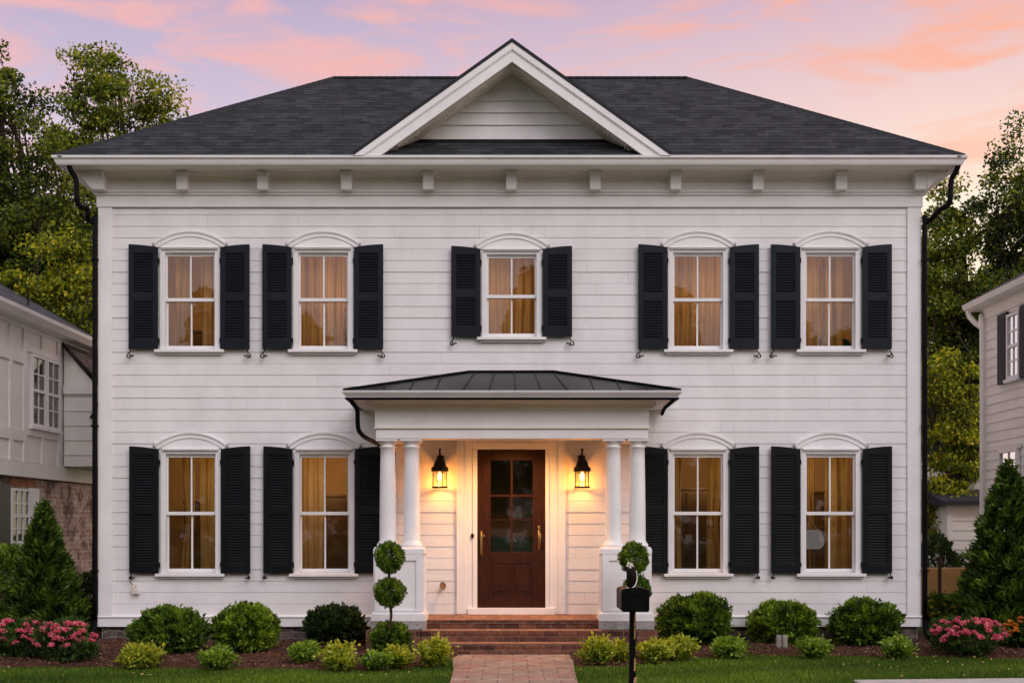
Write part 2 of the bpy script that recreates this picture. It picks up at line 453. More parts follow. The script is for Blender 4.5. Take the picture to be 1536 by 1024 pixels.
def bush(name, label, cat, x, y, w, h, mt, n, leaf, seed, group=None, z0=0.02, flat=.25, lump=.10, cut=None, stemmed=True):
    """rounded clipped shrub: leafy shoots over a lumpy shell, standing on short stems"""
    rng = np.random.default_rng(seed)
    root = thing(name, label, cat, (x, y, .02), group)
    r = w / 2
    u = unit(rng.normal(size=(n, 3)))
    rad = 1 - .30 * rng.random(n) ** 1.6
    rad *= 1 + lump * noise3(u, 4.0, seed) + .04 * noise3(u, 11, seed + 1)
    # shoots that stand proud
    tuft = noise3(u, 16, seed + 2)
    rad += .10 * np.clip(tuft, -.8, 1)
    stray = rng.random(n) < .018
    rad = np.where(stray, 1.0 + rng.uniform(.02, .14, n), rad)
    P = np.empty_like(u)
    zc = h * .5
    P[:, 0] = u[:, 0] * rad * r; P[:, 1] = u[:, 1] * rad * r; P[:, 2] = zc + u[:, 2] * rad * h * .5
    P[:, 2] = np.maximum(P[:, 2], h * .03 + .04 * rng.random(n))
    D = u * 1.0 + rng.normal(size=(n, 3)) * .6 + np.array([0, 0, .55])
    rn = np.clip(.36 + .20 * noise3(u, 9, seed + 3) + .45 * (rng.random(n) - .5) + .22 * np.clip(tuft, -1, 1), 0, 1)
    C = P + np.array([x, y, z0])
    leaf_mesh('foliage', C, D, leaf * rng.uniform(.7, 1.3, n), leaf * .42, mt, root, rn, rng)
    m = MB()
    for k in range(5):
        a = k * 1.26 + seed
        m.tube([(x + .03 * math.cos(a), y + .03 * math.sin(a), -.03), (x + r * .3 * math.cos(a), y + r * .3 * math.sin(a), z0 + h * .3),
                (x + r * .6 * math.cos(a), y + r * .6 * math.sin(a), z0 + h * .6)], [.02, .014, .006], 6)
    m.build('stem', M['stem'], root)
    return root


def limb_path(a, b, rng, bend=.15, n=6):
    a = np.array(a, float); b = np.array(b, float); L = np.linalg.norm(b - a)
    pts = []
    off = rng.normal(size=3) * bend * L
    for k in range(n + 1):
        t = k / n
        p = a * (1 - t) + b * t + off * math.sin(math.pi * t) + np.array([0, 0, -.10 * L * math.sin(math.pi * t)])
        pts.append(tuple(p + rng.normal(size=3) * .02 * L * (0 < t < 1)))
    return pts


def tree(name, label, x, y, h, blobs, mt, n_clump, per, leaf, seed, group, trunk_r=.18, cr=.55, cat='tree', fork=.35):
    """blobs: crown masses (cx,cy,cz,rx,ry,rz) relative to the foot"""
    rng = np.random.default_rng(seed)
    root = thing(name, label, cat, (x, y, 0), group)
    B = np.array(blobs, float); vol = B[:, 3] * B[:, 4] * B[:, 5]
    pick = rng.choice(len(B), n_clump, p=vol / vol.sum())
    u = unit(rng.normal(size=(n_clump, 3))); rr = rng.random(n_clump) ** .45
    cl = B[pick, :3] + u * rr[:, None] * B[pick, 3:6]
    cl[:, 2] = np.maximum(cl[:, 2], .35)
    m = MB()
    top = B[:, 2].max()
    tp = [(0, 0, -.2), (.02 * h, .01, h * .12), (-.01 * h, .02 * h, h * fork), (.02 * h, 0, h * .6), (0.0, 0, top)]
    tpath = smooth_path([(x + p[0], y + p[1], p[2]) for p in tp], 4)
    nt_ = len(tpath)
    m.tube(tpath, [trunk_r * (1.25 - 1.05 * i / (nt_ - 1)) for i in range(nt_)], 9)
    # limbs to the masses, then twigs to the clumps
    limbs = []
    for b in B:
        t = min(nt_ - 2, max(2, int(nt_ * rng.uniform(.3, .7))))
        s = tpath[t]
        if s.z > b[2] + .3: s = tpath[max(1, int(nt_ * .2))]
        p = limb_path(s, (x + b[0], y + b[1], b[2] + b[5] * .3), rng, .10)
        m.tube(p, [trunk_r * .5 * (1 - .85 * i / 6) for i in range(7)], 7)
        limbs.append(p)
    for i in range(n_clump):
        p = limbs[pick[i]]; s = p[rng.integers(2, 6)]
        e = (x + cl[i, 0], y + cl[i, 1], cl[i, 2])
        q = limb_path(s, e, rng, .12, 4)
        m.tube(q, [trunk_r * .14, trunk_r * .10, trunk_r * .08, trunk_r * .05, trunk_r * .02], 5)
    m.build('trunk', M['bark'], root, smooth=True)
    # leaves: flattened sprays round each clump, tinted clump by clump as leaf ages differ
    per = int(per * 1.75)
    N_ = n_clump * per
    ci = np.repeat(np.arange(n_clump), per)
    crad = cr * rng.uniform(.45, 1.3, n_clump)
    g = rng.normal(size=(N_, 3)); g = unit(g) * (rng.random(N_) ** .5)[:, None]
    P = cl[ci] + g * crad[ci][:, None] * np.array([1, 1, .62])
    P[:, 2] = np.maximum(P[:, 2], .05)
    leaf *= .68
    D = g * .6 + rng.normal(size=(N_, 3)) * .6 + np.array([0, 0, -.25])
    tint = rng.normal(.42, .12, n_clump)[ci] + rng.normal(0, .26, N_)
    leaf_mesh('crown', P + np.array([x, y, 0]), D, leaf * rng.uniform(.6, 1.35, N_), leaf * .62, mt, root, tint, rng)
    return root


def conifer(name, label, x, y, h, w, seed, n=9000, taper=.95):
    rng = np.random.default_rng(seed)
    root = thing(name, label, 'evergreen tree', (x, y, 0))
    t = rng.random(n) ** .75                                     # 0 foot .. 1 tip
    t = 1 - np.sqrt(1 - t * .999) if False else t
    z = h * (.03 + .97 * (1 - (1 - rng.random(n)) ** .5))        # more leaf area low down
    a = rng.uniform(0, 2 * np.pi, n)
    tt = z / h
    prof = np.clip(1 - tt, 0, 1) ** taper * np.where(tt < .12, .72 + 2.3 * tt, 1.0)
    # branch plumes
    k = np.sin(a * 5 + z * 7.3 + seed) * np.sin(z * 11 - a * 3) + .6 * np.sin(a * 9 - z * 17 + 1.3)
    rad = (w / 2) * prof * (1 + .19 * k) * (1 - .42 * rng.random(n) ** 2.2) + .02
    C = np.stack([x + np.cos(a) * rad, y + np.sin(a) * rad, z], 1)
    out = np.stack([np.cos(a), np.sin(a), np.full(n, .8)], 1)
    D = out + rng.normal(size=(n, 3)) * .45
    rn = np.clip(.36 + .20 * k + rng.normal(0, .15, n), 0, 1)
    leaf_mesh('foliage', C, D, rng.uniform(.06, .19, n), .042, M['conifer'], root, rn, rng)
    m = MB(); m.tube([(x, y, -.1), (x, y, h * .5), (x, y, h * .93)], [.07, .045, .01], 8)
    for q in range(26):
        zz = h * (.06 + .8 * q / 26); aa = q * 2.4; r_ = (w / 2) * (1 - zz / h) * .75
        m.tube([(x, y, zz), (x + math.cos(aa) * r_, y + math.sin(aa) * r_, zz + .12)], [.014, .004], 5)
    m.build('trunk', M['bark'], root)
    return root


def low_plant(name, label, x, y, w, h, mt, n, leaf, seed, group, white=0):
    rng = np.random.default_rng(seed)
    root = thing(name, label, 'plant', (x, y, .04), group)
    ns = 16
    sa = rng.uniform(0, 6.28, ns); sr = w / 2 * np.sqrt(rng.random(ns)) * .8
    sh = h * rng.uniform(.55, 1.0, ns) * (1 - .5 * (sr / (w / 2)) ** 2)
    m = MB()
    for k in range(ns):
        m.tube([(x, y, .02), (x + math.cos(sa[k]) * sr[k] * .6, y + math.sin(sa[k]) * sr[k] * .6, .04 + sh[k] * .5),
                (x + math.cos(sa[k]) * sr[k], y + math.sin(sa[k]) * sr[k], .04 + sh[k])], [.007, .005, .003], 5)
    m.build('stem', M['stem'], root)
    k = rng.integers(0, ns, n)
    t = rng.random(n) ** .55
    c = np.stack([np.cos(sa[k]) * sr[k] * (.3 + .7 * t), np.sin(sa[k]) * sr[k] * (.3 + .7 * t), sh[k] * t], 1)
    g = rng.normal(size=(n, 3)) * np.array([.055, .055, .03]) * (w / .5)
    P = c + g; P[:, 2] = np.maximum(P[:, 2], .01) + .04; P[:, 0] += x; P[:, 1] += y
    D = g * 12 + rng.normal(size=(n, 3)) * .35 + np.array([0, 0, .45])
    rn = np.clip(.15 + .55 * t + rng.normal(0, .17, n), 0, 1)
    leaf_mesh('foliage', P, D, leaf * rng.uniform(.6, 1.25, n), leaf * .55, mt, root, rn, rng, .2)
    if white:
        for q in range(white):
            j = rng.integers(0, n); bloom('flower', P[j] + np.array([0, -.03, .02]), .018, M['white_petal'], root, seed + q)
    return root


BLOOMS = {}


def bloom(name, p, r, mt, parent, seed):
    key = (mt.name, seed % 3, round(r, 3))
    if key not in BLOOMS:
        rng = np.random.default_rng(seed % 3 + 5); n = 46
        u = unit(rng.normal(size=(n, 3))); u[:, 2] = np.abs(u[:, 2]) * .8
        o = leaf_mesh(name, u * r * rng.uniform(.55, 1, n)[:, None], u + rng.normal(size=(n, 3)) * .5, r * .75, r * .6, mt, None, rng.random(n), rng, .1)
        BLOOMS[key] = o.data
    else:
        o = bpy.data.objects.new(name, BLOOMS[key]); COL.objects.link(o)
    o.parent = parent
    o.location = Vector(p) - parent_world(parent)
    o.rotation_euler = (random.uniform(-.4, .4), random.uniform(-.4, .4), random.uniform(0, 6.28))
    return o


def flower_bush(name, label, x, y, w, h, seed, petal, nb, br, leafm, group=None, n=2600, leaf=.06):
    rng = np.random.default_rng(seed)
    root = bush(name, label, 'flowering plant', x, y, w, h, leafm, n, leaf, seed, group, .03, lump=.26)
    for k in range(nb):
        a = rng.uniform(0, 6.28); e = math.asin(rng.uniform(-.15, .95))
        if rng.random() < .75: a = -abs(a % 3.14)       # more of them on the sunny street side
        u = np.array([math.cos(a) * math.cos(e), math.sin(a) * math.cos(e), math.sin(e)])
        p = np.array([x, y, .03 + h * .5]) + u * np.array([w * .5, w * .5, h * .5]) * rng.uniform(.98, 1.08)
        bloom('bloom', p, br * rng.uniform(.9, 1.1) if False else br, petal, root, seed + k)
    return root


# ------------------------------------------------------------------ THE WHITE HOUSE
house = thing('white_house', 'two-storey white clapboard house with black shutters, front gable and small columned porch', 'house', (0, 0, 0))
XL, XR = fx(150), fx(1379)
Z_BASE = .24; Z_SID0 = .40; Z_FRZ = fz(312)
DEEP = 5.48
FR_Y = -.022

WINS = []   # (cx, glass top, glass bottom, meeting rail, name bits)
UP = dict(gt=384.5, gb=518, mr=449.5)
LO = dict(gt=685.5, gb=852.5, mr=769.5)
for px, up, t in ((286, 1, 'upper leftmost'), (485.5, 1, 'upper second from left'), (767.5, 2, 'upper middle'), (1046.5, 1, 'upper second from right'), (1244.7, 1, 'upper rightmost'),
                  (287, 0, 'lower leftmost'), (487, 0, 'lower second from left'), (1046.7, 0, 'lower second from right'), (1245, 0, 'lower rightmost')):
    d = dict(UP if up else LO)
    if up == 2: d = dict(gt=387, gb=499.5, mr=444.5)
    WINS.append(dict(cx=fx(px), z1=fz(d['gt']), z0=fz(d['gb']), zm=fz(d['mr']), up=bool(up), t=t))

DOOR = (fx(716), fx(818), fz(910), fz(674))


def course_strips(openings, x0, x1, z0, z1, step):
    """clapboard courses broken round the openings -> list of (xa,xb,za,zb, t0,t1)"""
    out = []
    n = int(math.ceil((z1 - z0) / step - 1e-6))
    for i in range(n):
        a = z0 + i * step; b = min(z1, a + step)
        cuts = {a, b}
        for o in openings:
            for z in (o[2], o[3]):
                if a + 1e-4 < z < b - 1e-4: cuts.add(z)
        cuts = sorted(cuts)
        for q in range(len(cuts) - 1):
            c, d = cuts[q], cuts[q + 1]; mid = (c + d) / 2
            xs = [(x0, x1)]
            for o in openings:
                if o[2] < mid < o[3]:
                    nx = []
                    for s in xs:
                        if o[1] <= s[0] or o[0] >= s[1]: nx.append(s); continue
                        if o[0] > s[0]: nx.append((s[0], o[0]))
                        if o[1] < s[1]: nx.append((o[1], s[1]))
                    xs = nx
            for s in xs:
                out.append((s[0], s[1], c, d, (c - a) / step, (d - a) / step))
    return out


OPEN = [(w['cx'] - .385, w['cx'] + .385, w['z0'] - .06, w['z1'] + .055) for w in WINS]
OPEN.append((DOOR[0] - .02, DOOR[1] + .02, .30, DOOR[3] + .02))

m = MB()
srng = random.Random(3)
prev = None
for (xa, xb, za, zb, t0, t1) in course_strips(OPEN, XL + .17, XR - .17, Z_SID0, Z_FRZ + .02, .1585):
    key = round(za - t0 * .1585, 3)
    if key != prev: jit = srng.uniform(-.0025, .0025); prev = key
    ya = -.021 + .0075 * t0 + jit; yb = -.021 + .0075 * t1 + jit
    if t0 < 1e-6 and xb - xa > .05: brk = [srng.uniform(XL, XR) for _ in range(4)]
    cuts = [xa] + sorted(q for q in brk if xa + .3 < q < xb - .3) + [xb]
    for q in range(len(cuts) - 1):
        jj = srng.uniform(-.0012, .0012)
        m.prism([(ya + jj, za), (yb + jj, zb), (.03, zb), (.03, za)], 'x', cuts[q] + (.0015 if q else 0), cuts[q + 1] - .0005)
front = m.build('clapboard_siding', M['siding'], house)

# structural wall behind (with real openings) and the sides / rear
m = MB()
for (xa, xb, za, zb, t0, t1) in course_strips(OPEN, XL + .02, XR - .02, .05, 6.5, 7.0):
    m.box(xa, xb, .031, .15, za, zb)
m.build('front_wall', M['trim'], house)
for side, x in ((-1, XL), (1, XR)):
    m = MB()
    n = int((6.5 - Z_SID0) / .1585) + 1
    for i in range(n):
        a = Z_SID0 + i * .1585; b = min(6.5, a + .1585)
        if side < 0: m.prism([(x, a), (x + .018, b), (x + .12, b), (x + .12, a)], 'y', .16, DEEP - .12)
        else: m.prism([(x, a), (x - .018, b), (x - .12, b), (x - .12, a)], 'y', .16, DEEP - .12)
    m.build('side_siding', M['siding'], house)
m = MB(); m.box(XL + .02, XR - .02, DEEP - .12, DEEP, .05, 6.5); m.build('rear_wall', M['siding'], house)

# corner boards, water table, frieze
for x0, x1 in ((XL - .012, XL + .18), (XR - .18, XR + .012)):
    MB().box(x0, x1, -.045, .155, Z_SID0, Z_FRZ).build('corner_board', M['trim'], house, bevel=.004)
m = MB(); m.box(XL - .02, XR + .02, -.05, .03, Z_BASE, Z_SID0 - .03)
m.prism([(-.07, Z_SID0 - .03), (-.07, Z_SID0 - .018), (-.03, Z_SID0 + .004), (.02, Z_SID0 + .004), (.02, Z_SID0 - .03)], 'x', XL - .03, XR + .03)
for xa, xb in ((XL - .02, XL + .03), (XR - .03, XR + .02)): m.box(xa, xb, .031, DEEP, Z_BASE, Z_SID0 - .003)
m.build('water_table', M['trim'], house, bevel=.004)
m = MB(); m.box(XL - .03, XR + .03, -.06, .03, Z_FRZ, fz(296)); m.box(XL - .022, XR + .022, -.05, .03, fz(296) + .003, 6.5)
m.box(XL - .022, XL + .03, .031, DEEP, Z_FRZ, 6.5); m.box(XR - .03, XR + .022, .031, DEEP, Z_FRZ, 6.5)
m.build('frieze_board', M['trim'], house, bevel=.004)
m = MB()
m.prism([(-.062, fz(296)), (-.085, fz(294)), (-.075, fz(292)), (-.10, fz(290.5)), (-.10, fz(288.5)), (-.045, fz(287)), (-.045, fz(296))], 'x', XL - .05, XR + .05)
m.build('frieze_moulding', M['trim'], house)
m = MB()
m.box(XL + .03, XR - .03, .02, .14, -.15, Z_BASE - .002); m.box(XL + .03, XL + .14, .141, DEEP, -.15, Z_BASE - .002); m.box(XR - .14, XR - .03, .141, DEEP, -.15, Z_BASE - .002)
m.build('stone_foundation', M['stone'], house)

# eaves
EY = -.55; EXL, EXR = XL - .43, XR + .43; EB = DEEP + .55
Z_SOF = 6.50; Z_GUT = 6.605
m = MB(); m.box(EXL + .06, EXR - .06, EY + .06, EB - .06, Z_SOF, Z_SOF + .02)
m.build('soffit', M['soffit'], house)
m = MB()
# small cove and an egg and dart strip under the soffit
m.prism([(-.20, Z_SOF), (-.17, Z_SOF - .022), (-.10, Z_SOF - .05), (-.05, Z_SOF - .075), (-.045, Z_SOF)], 'x', XL - .04, XR + .04)
m.build('bed_moulding', M['soffit'], house)
m = MB(); x = XL + .1; low = []
while x < XR - .1:
    w_ = srng.uniform(.022, .04)
    low += [(x, Z_SOF - .088), (x + w_ * .3, Z_SOF - .105 - srng.random() * .012), (x + w_, Z_SOF - .100)]
    x += w_ + srng.uniform(.012, .028)
m.prism(low + [(low[-1][0], Z_SOF - .07), (low[0][0], Z_SOF - .07)], 'y', -.062, -.052)
m.build('egg_and_dart_trim', M['soffit'], house)
# crown gutter, front and sides, mitred
gp = [(0, -.115), (-.035, -.112), (-.05, -.085), (-.062, -.05), (-.088, -.03), (-.092, 0), (-.075, .0), (-.06, -.02), (0, -.02)]
def mitred(prof, corners, z, closed=False):
    """sweep an (out, up) profile round a rectangle corner list (x,y,ox,oy) with outward diagonal"""
    mb = MB(); k = len(prof); n0 = 0
    for (x, y, ox, oy) in corners:
        for (o, u) in prof:
            mb.v.append((x + ox * -o, y + oy * -o, z + u))
    nc = len(corners)
    for i in range(nc - 1):
        for j in range(k):
            a = i * k + j; b = i * k + (j + 1) % k
            mb.f.append((a, b, b + k, a + k)); mb.uv.append([(0, 0)] * 4)
    mb.f.append(tuple(range(k))); mb.uv.append([(0, 0)] * k)
    mb.f.append(tuple(range((nc - 1) * k, nc * k))[::-1]); mb.uv.append([(0, 0)] * k)
    return mb
ix0, ix1, iy = EXL + .06, EXR - .06, EY + .06
mb = mitred(gp, [(ix0, EB, -1, 0), (ix0, iy, -1, -1), (ix1, iy, 1, -1), (ix1, EB, 1, 0)], Z_GUT)
mb.build('gutter', M['trim'], house)

# brackets
bprof = [0, (-.245, Z_SOF - .002), (-.245, Z_SOF - .045), (-.225, Z_SOF - .065), (-.212, Z_SOF - .16), (-.205, Z_SOF - .235), (-.20, Z_SOF - .25), (-.05, Z_SOF - .25), (-.05, Z_SOF - .002)]
for px in (272, 393, 519, 642, 767, 893, 1014, 1138, 1263):
    x = dx(px, 16.78)
    b = MB().prism(bprof[1:], 'x', x - .072, x + .072)
    b.box(x - .080, x + .080, -.255, -.05, Z_SOF - .04, Z_SOF - .003)
    b.build('bracket', M['trim'], house, bevel=.004)
for x, s in ((XL + .04, -1), (XR - .04, 1)):
    b = MB().prism(bprof[1:], 'x', x - .08, x + .08)
    b.prism([(x + s * .081, Z_SOF - .002), (x + s * .36, Z_SOF - .002), (x + s * .36, Z_SOF - .07), (x + s * .28, Z_SOF - .10), (x + s * .20, Z_SOF - .12), (x + s * .12, Z_SOF - .20), (x + s * .081, Z_SOF - .25)], 'y', -.22, -.06)
    b.build('bracket', M['trim'], house, bevel=.004)

# main hip roof with slope-true UVs
RZ0 = 6.62; run = 3.29; slope = math.hypot(run, 2.25) / run
ez0, ez1 = RZ0, RZ0 + 2.25
x0, x1, y0, y1 = EXL, EXR, EY, EY + 2 * run
ym = EY + run; rx0, rx1 = EXL + run, EXR - run
A, B_, C_, D_ = (x0, y0, ez0), (x1, y0, ez0), (x1, y1, ez0), (x0, y1, ez0)
E_, F_ = (rx0, ym, ez1), (rx1, ym, ez1)
m = MB()
SL = run * slope
m.poly([A, B_, F_, E_], [(x0, 0), (x1, 0), (rx1, SL), (rx0, SL)])
m.poly([C_, D_, E_, F_], [(x1 + 30, 0), (x0 + 30, 0), (rx0 + 30, SL), (rx1 + 30, SL)])
m.poly([B_, C_, F_], [(y0 + 50, 0), (y1 + 50, 0), (ym + 50, SL)])
m.poly([D_, A, E_], [(y1 + 70, 0), (y0 + 70, 0), (ym + 70, SL)])
# eave drip thickness
dz_ = -.03
for P_, Q_ in ((A, B_), (B_, C_), (C_, D_), (D_, A)):
    m.poly([(P_[0], P_[1], P_[2] + dz_), (Q_[0], Q_[1], Q_[2] + dz_), Q_, P_])
m.poly([(x0, y0, ez0 + dz_), (x0, y1, ez0 + dz_), (x1, y1, ez0 + dz_), (x1, y0, ez0 + dz_)])
roof = m.build('roof', M['shingle'], house)
m = MB()
def cap(a, b, r=.045):
    n = 46; a = Vector(a); b = Vector(b)
    for i in range(n):
        p = a.lerp(b, i / n); q = a.lerp(b, (i + 1.1) / n)
        d = (b - a).normalized(); s_ = d.cross(Vector((0, 0, 1))).normalized(); u_ = s_.cross(d)
        lift = .003
        pts = [p - s_ * .10 - u_ * .05, p + u_ * .012, p + s_ * .10 - u_ * .05]
        pt2 = [q - s_ * .12 - u_ * (.055 - lift), q + u_ * (.012 + lift), q + s_ * .12 - u_ * (.055 - lift)]
        m.poly([pts[0], pts[1], pt2[1], pt2[0]], [(0, 0), (.1, 0), (.1, .1), (0, .1)])
        m.poly([pts[1], pts[2], pt2[2], pt2[1]], [(0, 0), (.1, 0), (.1, .1), (0, .1)])
        m.poly([pt2[0], pt2[1], q - u_ * .02], None); m.poly([pt2[1], pt2[2], q - u_ * .02], None)
cap(A, E_); cap(B_, F_); cap(E_, F_)
m.build('ridge_shingles', M['shingle'], roof)

# front gable
GH = 2.14; GZ0 = 6.64; GA = 8.165; gs = (GA - GZ0) / GH     # rake slope
gy = EY - .02
zr = lambda z: EY + (z - RZ0) / (2.25 / run)   # y where the main roof reaches height z
gl = math.hypot(GH, GA - GZ0)
th = .05
gx = 0.0
m = MB()
for s in (-1, 1):
    a = (gx + s * GH, gy - .03, GZ0); ap = (gx, gy - .03, GA)
    yb = zr(GA) + .05
    b_ = (gx + s * GH, zr(GZ0) - .02, GZ0); bp = (gx, yb, GA)
    pts = [a, ap, bp, b_]; uv = [(0, 0), (0, gl), (yb - gy, gl), (.1, 0)]
    if s > 0: pts = pts[::-1]; uv = uv[::-1]
    m.poly([(p[0], p[1], p[2]) for p in pts], uv)
    # front edge and underside
    a2 = (a[0] - s * .02, a[1], a[2] - th * .6); ap2 = (ap[0], ap[1], ap[2] - th)
    q = [a, a2, ap2, ap]
    m.poly(q if s < 0 else q[::-1])
    u = [(a[0] - s * .02, a[1], a[2] - th * .6), (gx + s * GH - s * .02, zr(GZ0), GZ0 - th * .6), (gx, yb, GA - th), ap2]
    m.poly(u if s < 0 else u[::-1])
m.build('gable_roof', M['shingle'], roof)
# rake fascia (two steps), running apex to eave, cut level at the foot
def rake(y_a, y_b, top, wid, mt, name, par):
    mb = MB()
    for s in (-1, 1):
        def zt(x): return GA - top - abs(x) * gs
        zb = GZ0 - .045
        vw = wid * math.hypot(1, gs)
        xo = (GA - top - zb) / gs; xi = (GA - top - vw - zb) / gs
        mb.prism([(gx, zt(0)), (gx + s * xo, zb), (gx + s * xi, zb), (gx, zt(0) - vw)], 'y', y_a, y_b)
    return mb.build(name, mt, par, bevel=.003)
rake(gy, gy + .05, .055, .205, M['trim'], 'rake_board', house)
rake(gy - .022, gy - .001, .052, .075, M['trim'], 'rake_moulding', house)
rake(gy - .011, gy - .0005, .125, .03, M['trim'], 'rake_moulding', house)
# sloped soffit of the gable and its inner trim
m = MB()
for s in (-1, 1):
    t0 = .05 + .20 * math.hypot(1, gs) * .9
    zt = lambda x: GA - t0 - abs(x) * gs
    zb = 6.66
    xo = (GA - t0 - zb) / gs
    m.prism([(gx, zt(0)), (gx + s * xo, zb), (gx + s * (xo + .05), zb), (gx, zt(0) + .03)], 'y', gy + .055, .03)
m.build('gable_soffit', M['soffit'], house)
m = MB()
for s in (-1, 1):
    t0 = .05 + .20 * math.hypot(1, gs) * .9
    for (ya, yb, w_) in ((-.47, -.40, .03),):
        zt = lambda x: GA - t0 - .002 - abs(x) * gs
        zb = 6.76
        xo = (zt(0) - zb) / gs; xi = (zt(0) - w_ * 1.22 - zb) / gs
        m.prism([(gx, zt(0)), (gx + s * xo, zb), (gx + s * xi, zb), (gx, zt(0) - w_ * 1.22)], 'y', ya, yb)
m.build('gable_inner_trim', M['soffit'], house)
for s in (-1, 1):
    m = MB()
    t = .12
    while t < 1.72:
        w_ = srng.uniform(.02, .035)
        z = GA - .05 - .20 * math.hypot(1, gs) * .9 - .03 - t * gs
        m.box(gx + s * t, gx + s * (t + w_), -.392, -.37, z - .020 - srng.random() * .010, z + .03)
        t += w_ + srng.uniform(.012, .025)
    m.build('gable_beading', M['soffit'], house)
# tympanum clapboards
m = MB()
tz0 = 6.96; tza = 7.90; ty = .0
zs = [tz0] + [fz(v) for v in (189, 170.5, 153, 135.5, 121)] + [tza]
hw = lambda z: (tza - z) / gs
for i in range(len(zs) - 1):
    a, b = zs[i], zs[i + 1]
    n = len(m.v)
    m.v += [(-hw(a), -.045, a), (hw(a), -.045, a), (hw(b) + .001, -.022, b), (-hw(b) - .001, -.022, b), (-hw(a), .03, a), (hw(a), .03, a)]
    for f in ((0, 1, 2, 3), (0, 4, 5, 1)): m.f.append(tuple(n + q for q in f)); m.uv.append([(0, 0)] * 4)
m.build('gable_siding', M['siding'], house)
m = MB(); m.prism([(-1.75, 6.80), (1.75, 6.80), (0, 6.80 + 1.75 * gs)], 'y', -.0, .05); m.build('gable_wall', M['trim'], house)
m = MB(); m.prism([(-.11, 6.915), (-.11, 6.925), (-.048, 6.985), (-.046, 6.93)], 'x', -1.62, 1.62); m.build('gable_flashing', M['black'], house)

# ------------------------------------------------------------------ windows
def arch_pts(cx, zc, r, a0, a1, n=22):
    return [(cx + r * math.sin(a0 + (a1 - a0) * i / n), zc + r * math.cos(a0 + (a1 - a0) * i / n)) for i in range(n + 1)]


